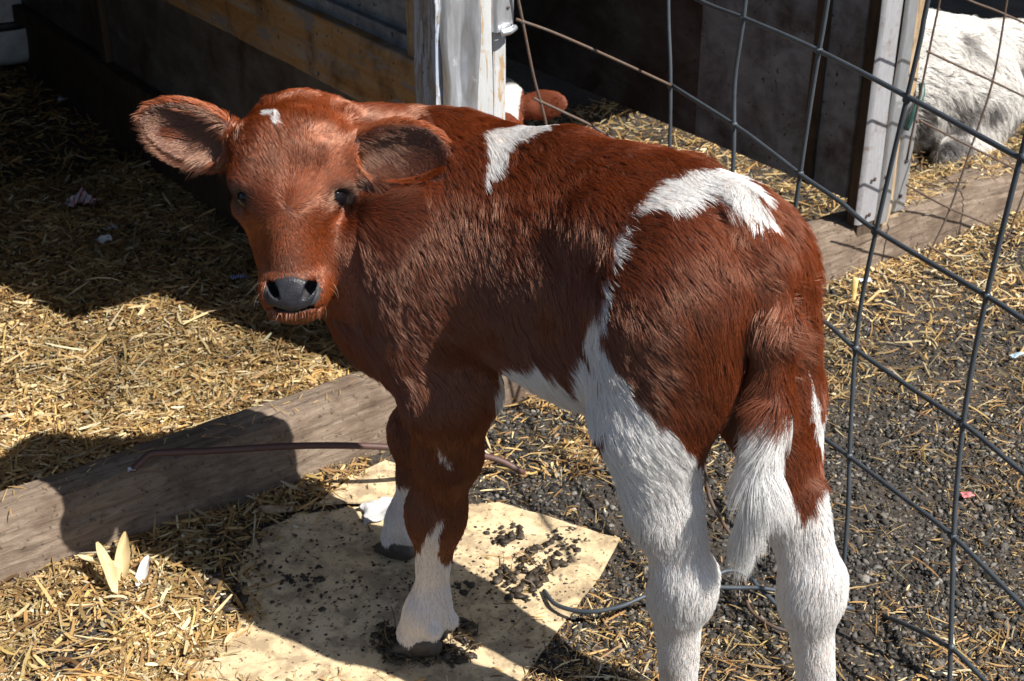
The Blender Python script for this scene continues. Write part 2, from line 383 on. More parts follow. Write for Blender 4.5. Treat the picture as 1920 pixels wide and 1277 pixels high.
def sill(name, s0, s1, hgt, depth, label, seed):
    root = empty(name, tuple(barn(s0, 0, 0)), BARN_RZ)
    prof = [(-0.012, 0.0), (-0.010, 0.035), (-0.004, hgt * 0.62), (0.002, hgt - 0.020), (0.012, hgt - 0.005), (0.03, hgt), (depth * 0.55, hgt + 0.004), (depth - 0.015, hgt), (depth, hgt - 0.015), (depth, 0.0)]
    k = 7; P = []
    for a, b in zip(prof[:-1], prof[1:]):
        for t in np.linspace(0, 1, k, endpoint=False): P.append((a[0] * (1 - t) + b[0] * t, a[1] * (1 - t) + b[1] * t))
    P.append(prof[-1]); P = np.array(P); L = s1 - s0; nx = int(L / 0.008)
    X = np.linspace(0, L, nx); V = np.zeros((nx, len(P), 3)); V[:, :, 0] = X[:, None]; V[:, :, 1:] = P[None]
    Q = V.reshape(-1, 3)
    n1 = fbm(Q * [1.0, 8, 8], 5, 3, seed); n2 = fbm(Q * [3, 30, 30], 5, 3, seed + 1); n3 = fbm(Q, 30, 2, seed + 2)
    crack = np.exp(-((Q[:, 2] - (hgt * 0.66 + 0.014 * np.sin(Q[:, 0] * 7 + seed))) / 0.0022) ** 2) * (Q[:, 1] < 0.02) + 0.7 * np.exp(-((Q[:, 1] - (depth * 0.5 + 0.01 * np.sin(Q[:, 0] * 5))) / 0.002) ** 2) * (Q[:, 2] > hgt * 0.9)
    crack *= np.clip(fbm(Q * [1, 0, 0], 6, 2, seed + 5) * 3 + 1.2, 0, 1)
    nrm = np.stack([0 * n1, Q[:, 1] - depth / 2, (Q[:, 2] - hgt / 2)], 1); nrm /= np.linalg.norm(nrm, axis=1)[:, None] + 1e-9
    Q = Q + nrm * (0.006 * n1 + 0.0022 * n2 + 0.0018 * n3 - 0.007 * crack)[:, None]
    m = len(P); i, j = np.meshgrid(np.arange(nx - 1), np.arange(m - 1), indexing='ij'); a = (i * m + j).ravel()
    setp(root, label, 'timber beam')
    mesh_np('beam', Q, np.stack([a, a + m, a + m + 1, a + 1], 1), M_SILL, root, True)
    return root
sill('sill_beam', -0.60, 0.80, 0.122, 0.092, 'worn brown timber beam on the ground across the left pen, behind the rusty rod', 61)
sill('sill_beam', 0.83, 3.4, 0.118, 0.105, 'mud stained timber beam under the right tin clad post, behind the wire fence', 67)

# ------------------------------------------------------------------ wire fences
M_GALV = metal_mat('galvanised_wire', (0.075, 0.090, 0.108), (0.060, 0.045, 0.038), 0.18, 0.50, 0.35, 60, (1, 1, 1), 0.2)
M_RUST = metal_mat('rusty_wire', (0.13, 0.12, 0.115), (0.105, 0.060, 0.038), 0.85, 0.7, 0.4, 90, (1, 1, 1), 0.4)
FQ = at_z(1583, 1080, 0.0); FD = unit(at_z(1782, 1290, 0.0) - FQ); FN = np.array([-FD[1], FD[0], 0])
def fence_pt(x, y):
    return at_plane(x, y, FQ, FN)
# beyond the fifth wire the panel bends back to the first post
V1B = fence_pt(1256, 300); P1 = barn(1.03, -0.03, 0.3)
FN2 = np.array([-(V1B - P1)[1], (V1B - P1)[0], 0]); FN2 /= np.linalg.norm(FN2)
def fence_pt2(x, y): return at_plane(x, y, P1, FN2)
fp = empty('wire_fence', tuple(FQ)); setp(fp, 'grey welded wire stock fence panel standing just behind the calf', 'fence')
WIRE_PATHS = []
def wire(pts, r, mat, parent, fn, name='wire', extra_a=None, extra_b=None):
    P = [fn(*q) if len(q) == 2 else np.array(q) for q in pts]
    WIRE_PATHS.append((parent, r, smooth_path(np.array(P), 12))); P = np.array(P) - np.array(parent.location)
    return tube(name, P, r, mat, parent, 8, 7)
def ext(fn, a, b, t): return (a[0] + (a[0] - b[0]) * t, a[1] + (a[1] - b[1]) * t)
VERT = [[(1253, -330), (1253, 0), (1257, 130), (1256, 265), (1250, 420), (1240, 700)],
        [(1425, -330), (1398, 0), (1378, 150), (1375, 300), (1360, 480), (1340, 800)],
        [(1600, -330), (1552, 0), (1525, 160), (1490, 400), (1470, 560), (1440, 900)],
        [(1815, -330), (1740, 0), (1720, 100), (1650, 400), (1610, 600), (1595, 800), (1590, 950), (1580, 1085)],
        [(2090, -240), (1985, 30), (1915, 290), (1850, 555), (1812, 750), (1791, 950), (1785, 1120), (1780, 1300)]]
for v in VERT: wire(v, 0.0036, M_GALV, fp, fence_pt)
wire([(960, -40), (972, 0), (1000, 140), (1025, 237), (1060, 420)], 0.0026, M_RUST, fp, fence_pt2)
HORZ = [[(1090, -130), (1180, -72), (1310, 0), (1400, 36), (1535, 95), (1718, 190), (1920, 300), (2120, 400)],
        [(1256, 158), (1378, 235), (1440, 280), (1505, 330), (1575, 378), (1640, 430), (1850, 555), (1925, 603), (2100, 710)],
        [(1256, 420), (1360, 492), (1460, 545), (1550, 606), (1605, 655), (1700, 722), (1805, 793), (1925, 892), (2080, 1010)],
        [(1330, 690), (1450, 752), (1560, 833), (1600, 862), (1690, 930), (1786, 1005), (1925, 1143), (2060, 1270)],
        [(1585, 1143), (1640, 1150), (1700, 1172), (1785, 1217), (1850, 1280), (1920, 1345)]]
for h in HORZ: wire(h, 0.0038, M_GALV, fp, fence_pt)
wire([(968, 36), (1040, 62), (1150, 110), (1258, 160)], 0.0026, M_RUST, fp, fence_pt2)
wire([(1000, 184), (1060, 212), (1125, 245), (1256, 330)], 0.0026, M_RUST, fp, fence_pt2)
def beads(parent, vs, hs, mat):
    for pa, ra, A in vs:
        for pb, rb, B in hs:
            D = np.linalg.norm(A[:, None] - B[None], axis=2); i, j = np.unravel_index(D.argmin(), D.shape)
            if D[i, j] < 0.02 and 0 < i < len(A) - 1:
                V, F4 = uv_bead((A[i] + B[j]) / 2 - np.array(parent.location), max(ra, rb) * 1.65); mesh_np('weld', V, F4, mat, parent, True)
def uv_bead(c, r, nu=8, nv=6):
    u = np.linspace(0, 2 * np.pi, nu, endpoint=False); v = np.linspace(0.05, np.pi - 0.05, nv)
    P = np.array([[math.cos(a) * math.sin(b), math.sin(a) * math.sin(b), math.cos(b)] for b in v for a in u]) * r + c
    return P, np.array([(i * nu + j, i * nu + (j + 1) % nu, (i + 1) * nu + (j + 1) % nu, (i + 1) * nu + j) for i in range(nv - 1) for j in range(nu)])
beads(fp, WIRE_PATHS[:5], WIRE_PATHS[6:11], M_GALV); beads(fp, WIRE_PATHS[5:6], WIRE_PATHS[11:13], M_RUST)
_nw = len(WIRE_PATHS)
# thinner rusty panel in front of the right pen
RP = barn(2.1, -0.14, 0); RN = BN
def pen_pt(x, y): return at_plane(x, y, RP, RN)
rp = empty('mesh_fence', tuple(barn(2.5, -0.14, 0))); setp(rp, 'thin rusty wire fence panel in front of the white animal', 'fence')
for v in ([(1770, -60), (1762, 0), (1742, 97), (1700, 300)], [(1895, -40), (1888, 0), (1862, 150), (1818, 285), (1780, 395), (1745, 470), (1736, 492)],
          [(1985, 100), (1940, 300), (1895, 430), (1866, 520), (1850, 590)]): wire(v, 0.0024, M_RUST, rp, pen_pt)
for h in ([(1740, -40), (1816, 0), (1880, 25), (1990, 75)], [(1738, 96), (1800, 125), (1860, 152), (1990, 215)], [(1725, 226), (1800, 265), (1870, 300), (1990, 360)],
          [(1700, 347), (1775, 388), (1860, 425), (1990, 490)], [(1740, 460), (1800, 497), (1860, 540), (1990, 620)]): wire(h, 0.0024, M_RUST, rp, pen_pt)
beads(rp, WIRE_PATHS[_nw:_nw + 3], WIRE_PATHS[_nw + 3:], M_RUST)
# loose wire ends on the ground
def gwire(name, pts, r, mat, label, cat='wire', z=0.012):
    P = [np.array(at_z(q[0], q[1], q[2] if len(q) > 2 else z)) for q in pts]; P = np.array(P)
    o = tube(name, P, r, mat, None, 8, 8); setp(o, label, cat); return o
gwire('loose_wire', [(1020, 1108), (1045, 1135, 0.02), (1100, 1147, 0.03), (1160, 1138, 0.04), (1220, 1115, 0.05), (1300, 1102, 0.05), (1380, 1102, 0.05), (1450, 1106, 0.05), (1600, 1142, 0.03)], 0.0036, M_GALV, 'dark stiff wire lying on the gravel behind the hind legs')
gwire('loose_wire', [(1330, 1085, 0.06), (1365, 1070, 0.06), (1398, 1078, 0.05), (1430, 1108, 0.04), (1462, 1140, 0.03)], 0.0038, M_GALV, 'short bent dark wire loop between the hind legs')
gwire('loose_wire', [(1321, 868, 0.10), (1330, 930, 0.09), (1352, 975, 0.07), (1385, 1030, 0.05), (1396, 1090, 0.03), (1405, 1140), (1440, 1170), (1480, 1185)], 0.0030, M_RUST, 'thin brown wire curving to the ground under the tail')
M_ROD = metal_mat('rusty_rod', (0.10, 0.08, 0.075), (0.105, 0.046, 0.036), 0.9, 0.55, 0.3, 70)
gwire('bent_rod', [(248, 882, 0.130), (262, 868, 0.136), (278, 854, 0.142), (300, 849, 0.144), (400, 845, 0.140), (560, 836, 0.13), (700, 837, 0.12), (790, 845, 0.10), (914, 856, 0.05), (983, 886, 0.012)], 0.0058, M_ROD, 'rusty bent rod resting across the worn timber beam', 'rod')
# ------------------------------------------------------------------ organic modelling: smooth union of tapered limbs and ellipsoids, meshed
class Field:
    def __init__(s, lo, hi, h):
        s.lo = np.array(lo, float); s.h = h
        s.n = np.ceil((np.array(hi) - s.lo) / h).astype(int) + 1
        s.F = np.full(s.n, 0.2, np.float32)
    def _win(s, lo, hi):
        a = np.clip(np.floor((np.array(lo) - s.lo) / s.h).astype(int), 0, s.n); b = np.clip(np.ceil((np.array(hi) - s.lo) / s.h).astype(int) + 1, 0, s.n)
        sl = tuple(slice(x, y) for x, y in zip(a, b))
        ax = [(s.lo[i] + s.h * np.arange(a[i], b[i])).astype(np.float32) for i in range(3)]
        return sl, ax[0][:, None, None], ax[1][None, :, None], ax[2][None, None, :]
    def _put(s, sl, d, k, mode):
        f = s.F[sl]
        if mode == 'sub': d = -d
        if mode == 'add':
            h = np.clip(0.5 + 0.5 * (f - d) / k, 0, 1); s.F[sl] = f * (1 - h) + d * h - k * h * (1 - h)
        else:
            h = np.clip(0.5 - 0.5 * (f - d) / k, 0, 1); s.F[sl] = f * (1 - h) + d * h + k * h * (1 - h)
    def cone(s, a, b, ra, rb, k=0.03, mode='add'):
        a = np.array(a, float); b = np.array(b, float); pad = max(ra, rb) + k + 0.02
        sl, x, y, z = s._win(np.minimum(a, b) - pad, np.maximum(a, b) + pad)
        if 0 in s.F[sl].shape: return
        d = (b - a).astype(np.float32); L = float(d @ d) + 1e-9
        t = np.clip(((x - a[0]) * d[0] + (y - a[1]) * d[1] + (z - a[2]) * d[2]) / L, 0, 1)
        D = np.sqrt((x - a[0] - t * d[0]) ** 2 + (y - a[1] - t * d[1]) ** 2 + (z - a[2] - t * d[2]) ** 2) - (ra + (rb - ra) * t)
        s._put(sl, D, k, mode)
    def chain(s, P, r, k=0.03):
        for i in range(len(P) - 1): s.cone(P[i], P[i + 1], r[i], r[i + 1], k)
    def ell(s, c, r, ax=None, k=0.03, mode='add'):
        """ellipsoid, centre c, radii r along the rows of ax"""
        c = np.array(c, float); r = np.array(r, float); ax = np.eye(3) if ax is None else np.array(ax, float)
        ext = np.sqrt(((ax * r[:, None]) ** 2).sum(0)) + k + 0.02
        sl, x, y, z = s._win(c - ext, c + ext)
        if 0 in s.F[sl].shape: return
        dx, dy, dz = x - c[0], y - c[1], z - c[2]
        k0 = 0; k1 = 0
        for i in range(3):
            q = ax[i, 0] * dx + ax[i, 1] * dy + ax[i, 2] * dz
            k0 = k0 + (q / r[i]) ** 2; k1 = k1 + (q / r[i] ** 2) ** 2
        k0 = np.sqrt(k0); k1 = np.sqrt(k1)
        s._put(sl, (k0 * (k0 - 1) / np.maximum(k1, 1e-6)).astype(np.float32), k, mode)
    def at(s, p):
        q = (np.asarray(p) - s.lo) / s.h; i = np.clip(np.floor(q).astype(int), 0, s.n - 2); t = q - i; v = 0.0
        for o in ((a, b, c) for a in (0, 1) for b in (0, 1) for c in (0, 1)):
            w = np.prod([t[k] if o[k] else 1 - t[k] for k in range(3)]); v += w * s.F[i[0] + o[0], i[1] + o[1], i[2] + o[2]]
        return v
    def mesh(s):
        F = s.F; ins = F < 0
        n = F.shape
        c = np.zeros((n[0] - 1, n[1] - 1, n[2] - 1), np.int8)
        offs = [(i, j, k) for i in (0, 1) for j in (0, 1) for k in (0, 1)]
        for o in offs: c += ins[o[0]:n[0] - 1 + o[0], o[1]:n[1] - 1 + o[1], o[2]:n[2] - 1 + o[2]]
        act = np.argwhere((c > 0) & (c < 8)); idx = np.full(c.shape, -1, np.int32); idx[tuple(act.T)] = np.arange(len(act))
        val = {o: F[act[:, 0] + o[0], act[:, 1] + o[1], act[:, 2] + o[2]] for o in offs}
        acc = np.zeros((len(act), 3)); cnt = np.zeros(len(act))
        for a in offs:
            for ax in range(3):
                if a[ax]: continue
                b = list(a); b[ax] = 1; b = tuple(b)
                m = (val[a] < 0) != (val[b] < 0)
                t = np.where(m, val[a] / np.where(m, val[a] - val[b], 1), 0)
                p = np.tile(np.array(a, float), (len(act), 1)); p[:, ax] = t
                acc += p * m[:, None]; cnt += m
        V = s.lo + s.h * (act + acc / cnt[:, None])
        quads = []
        for ax in range(3):
            u, w = [(1, 2), (2, 0), (0, 1)][ax]
            sl0 = [slice(None)] * 3; sl1 = [slice(None)] * 3; sl0[ax] = slice(0, -1); sl1[ax] = slice(1, None)
            d0 = ins[tuple(sl0)]; d1 = ins[tuple(sl1)]
            e = np.argwhere(d0 != d1); e = e[(e[:, u] > 0) & (e[:, w] > 0) & (e[:, u] < n[u] - 1) & (e[:, w] < n[w] - 1)]
            flip = ~d0[tuple(e.T)]
            def cell(du, dw):
                q = e.copy(); q[:, u] += du; q[:, w] += dw; return idx[tuple(q.T)]
            q = np.stack([cell(-1, -1), cell(0, -1), cell(0, 0), cell(-1, 0)], 1)
            q[flip] = q[flip][:, ::-1]; quads.append(q)
        Q = np.vstack(quads); return V, Q[(Q >= 0).all(1)]
def vnormals(V, Q):
    N = np.cross(V[Q[:, 2]] - V[Q[:, 0]], V[Q[:, 3]] - V[Q[:, 1]]); out = np.zeros_like(V)
    for i in range(4):
        for a in range(3): out[:, a] += np.bincount(Q[:, i], N[:, a], len(V))
    return out / np.maximum(np.linalg.norm(out, axis=1), 1e-9)[:, None]
def relax(V, Q, it=3, f=0.5):
    for _ in range(it):
        acc = np.zeros_like(V); cnt = np.zeros(len(V))
        for a, b in ((0, 1), (1, 2), (2, 3), (3, 0)):
            for d in range(3):
                acc[:, d] += np.bincount(Q[:, a], V[Q[:, b], d], len(V)) + np.bincount(Q[:, b], V[Q[:, a], d], len(V))
            cnt += np.bincount(Q[:, a], minlength=len(V)) + np.bincount(Q[:, b], minlength=len(V))
        V = V * (1 - f) + f * acc / np.maximum(cnt, 1)[:, None]
    return V

# ------------------------------------------------------------------ the calf: its own frame is forward, right, up
CO = np.array([0.07, 1.60, 0.0]); CF = unit([-0.72, 0.694, 0]); CR = np.array([CF[1], -CF[0], 0]); CU = np.array([0, 0, 1.0])
def calf_pt(W): q = np.asarray(W, float) - CO; return np.stack([q @ CF, q @ CR, q @ CU], -1)
def calf_vec(w): w = np.asarray(w, float); return np.stack([w @ CF, w @ CR, w @ CU], -1)
class HeadFrame:
    """S = the animal's left, N = towards the nose, M = out of the forehead; origin between the eyes"""
    def __init__(s, o, S, N, M): s.o = np.array(o, float); s.S, s.N, s.M = unit(S), unit(N), unit(M); s.ax = np.array([s.S, s.N, s.M]); s.eyes = {}
    def p(s, a, b, c): return s.o + s.S * a + s.N * b + s.M * c
    def inv(s, P): q = np.asarray(P) - s.o; return np.stack([q @ s.S, q @ s.N, q @ s.M], -1)
def add_head(f, H, ears):
    e = lambda c, r, k=0.02, mode='add': f.ell(H.p(*c), r, H.ax, k, mode)
    cn = lambda a, b, ra, rb, k=0.02, mode='add': f.cone(H.p(*a), H.p(*b), ra, rb, k, mode)
    e((0, -0.024, -0.062), (0.070, 0.070, 0.066), 0.03)            # cranium
    e((0, -0.020, -0.030), (0.061, 0.068, 0.034), 0.03)            # forehead
    e((0, -0.068, -0.062), (0.046, 0.020, 0.036), 0.03)            # poll
    for sd in (-1, 1):
        e((sd * 0.046, -0.056, -0.042), (0.022, 0.022, 0.020), 0.02)   # horn buds
        e((sd * 0.053, -0.018, -0.030), (0.023, 0.020, 0.023), 0.014)  # brow
        e((sd * 0.058, 0.018, -0.046), (0.016, 0.014, 0.016), 0.014)  # below the eye
    cn((0, 0.020, -0.036), (0, 0.100, -0.030), 0.038, 0.029, 0.026)     # bridge of the nose
    cn((0, 0.0, -0.012), (0, 0.10, -0.008), 0.020, 0.020, 0.03)
    for sd in (-1, 1):
        cn((sd * 0.030, 0.004, -0.098), (sd * 0.014, 0.105, -0.055), 0.037, 0.024, 0.028)   # jaw
        cn((sd * 0.042, 0.014, -0.058), (sd * 0.022, 0.088, -0.044), 0.023, 0.019, 0.022)  # cheek
        e((sd * 0.020, 0.122, -0.026), (0.022, 0.028, 0.032), 0.018)    # lip pads
    e((0, 0.120, -0.024), (0.034, 0.030, 0.036), 0.018)             # muzzle
    e((0, 0.146, -0.046), (0.030, 0.016, 0.026), 0.012)            # chin
    e((0, 0.1375, -0.012), (0.036, 0.0030, 0.020), 0.004, 'sub')   # mouth line
    for sd in (-1, 1):
        ca, sa = math.cos(0.5), math.sin(0.5) * sd
        f.ell(H.p(sd * 0.0215, 0.113, 0.000), (0.0072, 0.0130, 0.024), (H.S * ca + H.N * sa, H.N * ca - H.S * sa, H.M), 0.002, 'sub')   # nostril
        G = unit(H.S * sd * 0.64 + H.M * 0.75 + H.N * 0.10); tilt = H.N * 0.55 - H.S * sd * 0.30; b = unit(np.cross(G, unit(H.N - H.S * sd * 0.55 - G * ((H.N - H.S * sd * 0.55) @ G)))); a = np.cross(G, b)
        p = H.p(sd * 0.034, 0.000, -0.050)
        while f.at(p) < 0: p = p + G * 0.0005
        H.eyes[sd] = (p - G * 0.0168, a, b, G)
        f.ell(p, (0.0088, 0.0150, 0.0080), (a, b, G), 0.004, 'sub')    # opening between the lids
        cn((sd * 0.064, 0.022, -0.028), (sd * 0.056, 0.034, -0.014), 0.008, 0.004, 0.012, 'sub')   # tear line
    for b, t, bend, wid in ears:
        b = H.p(*b); t = H.p(*t); A = unit(t - b); B = H.M * bend[0] + H.N * bend[1] + H.S * bend[2]
        B = unit(B - A * (B @ A)); W = np.cross(A, B); L = np.linalg.norm(t - b)
        f.cone(b - A * 0.015, b + A * 0.05, 0.022, 0.026, 0.02)
        c = b + A * (0.53 * L)
        f.ell(c, (0.50 * L, wid, 0.021), (A, W, B), 0.012)
        f.ell(c + A * 0.010 + B * 0.013, (0.475 * L, wid - 0.005, 0.0265), (A, W, B), 0.005, 'sub')
        f.cone(b + A * 0.045 + B * 0.012, b + A * 0.06 + B * 0.022, 0.012, 0.006, 0.01, 'sub')

# head: between the eyes, turned to the viewer
_eye_mid = EYE + ray(541, 367) * (1.70)
_M = -unit(_eye_mid - EYE); _X = np.array([1.0, 0, 0]); _V = unit(np.cross(_X, _M)) * 1.0
_V = unit(np.array([0, 0, 1.0]) - _M * _M[2])
_S = unit(np.cross(_V, _M))
def _rot(v, k, a): k = unit(k); return v * math.cos(a) + np.cross(k, v) * math.sin(a) + k * (k @ v) * (1 - math.cos(a))
_yaw = math.radians(-7); _pit = math.radians(4); _roll = math.radians(-3.0)
_Sv, _Nv, _Mv = _S, -_V, _M
_Sv, _Mv = _rot(_Sv, _V, _yaw), _rot(_Mv, _V, _yaw)
_Nv, _Mv = _rot(_Nv, _Sv, _pit), _rot(_Mv, _Sv, _pit)
_Sv, _Nv = _rot(_Sv, _Mv, _roll), _rot(_Nv, _Mv, _roll)
HEAD = HeadFrame(calf_pt(_eye_mid), calf_vec(_Sv), calf_vec(_Nv), calf_vec(_Mv))

EARS = [((-0.058, -0.050, -0.078), (-0.186, -0.092, -0.076), (1.0, 0.20, 0.0), 0.0365),
        ((0.066, -0.040, -0.038), (0.188, -0.052, 0.000), (1.0, 0.02, -0.1), 0.039)]
LEGS = {
 'front_left':  [(0.172, -0.125, 0.600), (0.105, -0.110, 0.470), (0.118, -0.105, 0.360), (0.137, -0.108, 0.265), (0.140, -0.110, 0.235), (0.148, -0.116, 0.110), (0.152, -0.120, 0.080), (0.166, -0.127, 0.035)],
 'front_right': [(0.200, 0.025, 0.600), (0.200, 0.030, 0.470), (0.270, 0.028, 0.350), (0.325, 0.025, 0.255), (0.330, 0.025, 0.225), (0.342, 0.018, 0.105), (0.346, 0.016, 0.078), (0.362, 0.014, 0.035)],
 'hind_left':   [(-0.215, -0.085, 0.700), (-0.212, -0.094, 0.560), (-0.235, -0.086, 0.430), (-0.264, -0.076, 0.345), (-0.258, -0.074, 0.300), (-0.262, -0.062, 0.120), (-0.262, -0.060, 0.085), (-0.246, -0.056, 0.035)],
 'hind_right':  [(-0.222, 0.060, 0.680), (-0.272, 0.058, 0.550), (-0.320, 0.050, 0.420), (-0.366, 0.050, 0.325), (-0.368, 0.050, 0.285), (-0.393, 0.064, 0.118), (-0.397, 0.072, 0.085), (-0.384, 0.080, 0.035)],
}
TAIL = [(-0.250, -0.014, 0.795), (-0.292, -0.020, 0.755), (-0.322, -0.028, 0.69), (-0.342, -0.044, 0.60), (-0.348, -0.060, 0.52), (-0.342, -0.068, 0.43)]
def build_calf_field(h):
    f = Field((-0.52, -0.46, -0.01), (0.48, 0.24, 0.92), h)
    f.ell((0.030, -0.030, 0.665), (0.265, 0.118, 0.144), k=0.05)          # ribs
    f.ell((0.165, -0.060, 0.640), (0.140, 0.120, 0.144), k=0.06)          # shoulders
    f.ell((0.245, -0.070, 0.520), (0.105, 0.082, 0.095), k=0.06)          # brisket
    f.ell((-0.150, -0.008, 0.728), (0.150, 0.104, 0.096), k=0.06)            # loin and croup
    f.ell((-0.060, -0.016, 0.585), (0.170, 0.098, 0.098), k=0.05)         # belly
    f.cone((0.16, -0.035, 0.735), (0.0, -0.012, 0.778), 0.035, 0.030, 0.05); f.cone((0.0, -0.012, 0.778), (-0.225, -0.012, 0.792), 0.030, 0.026, 0.05)
    for sd in (-1, 1):
        f.ell((-0.130, sd * 0.084 - 0.006, 0.772), (0.035, 0.025, 0.025), k=0.04)     # hook bones
        f.ell((-0.268, sd * 0.054 - 0.012, 0.735), (0.030, 0.030, 0.030), k=0.04)     # pin bones
    f.ell((-0.212, -0.078, 0.655), (0.098, 0.064, 0.160), k=0.035)        # thighs
    f.ell((-0.222, 0.054, 0.640), (0.092, 0.056, 0.155), k=0.035)
    f.ell((0.160, -0.138, 0.605), (0.080, 0.050, 0.130), k=0.05)          # shoulder blades
    f.ell((0.175, 0.030, 0.600), (0.075, 0.045, 0.125), k=0.04)
    # neck, swung round to the left
    hp = HEAD.p(0, -0.045, -0.125)
    f.cone((0.170, -0.050, 0.665), (0.245, -0.110, 0.655), 0.118, 0.098, 0.06)
    f.cone((0.245, -0.110, 0.655), hp, 0.094, 0.064, 0.04)
    f.cone((0.180, -0.045, 0.745), HEAD.p(0, -0.070, -0.105), 0.050, 0.045, 0.05)
    f.cone((0.255, -0.100, 0.560), HEAD.p(0, 0.03, -0.115), 0.066, 0.040, 0.04)
    R = {'front': [0.070, 0.060, 0.042, 0.033, 0.031, 0.020, 0.029, 0.032], 'hind': [0.082, 0.060, 0.039, 0.029, 0.030, 0.020, 0.029, 0.033]}
    for nme, P in LEGS.items():
        f.chain(P, R[nme.split('_')[0]], 0.025)
        d = unit(np.array(P[7]) - P[5]) * [1, 1, 0]
        for sd in (-1, 1):                                                # dewclaws behind the fetlock
            f.ell(np.array(P[6]) + [-0.030, sd * 0.018, -0.012], (0.010, 0.010, 0.014), k=0.008)
        if nme.startswith('hind'):
            f.cone(np.array(P[3]) + [-0.018, 0, 0.018], np.array(P[2]) + [-0.030, 0, 0.03], 0.016, 0.010, 0.02)   # point of hock and its tendon
            f.ell(np.array(P[3]) + [-0.004, 0, -0.015], (0.039, 0.033, 0.046), k=0.02)
        else:
            f.ell(np.array(P[3]) + [0.006, 0, -0.008], (0.037, 0.037, 0.042), k=0.02)                              # knee
    f.chain(TAIL, [0.030, 0.026, 0.021, 0.018, 0.014, 0.009], 0.02)
    add_head(f, HEAD, EARS)
    return f
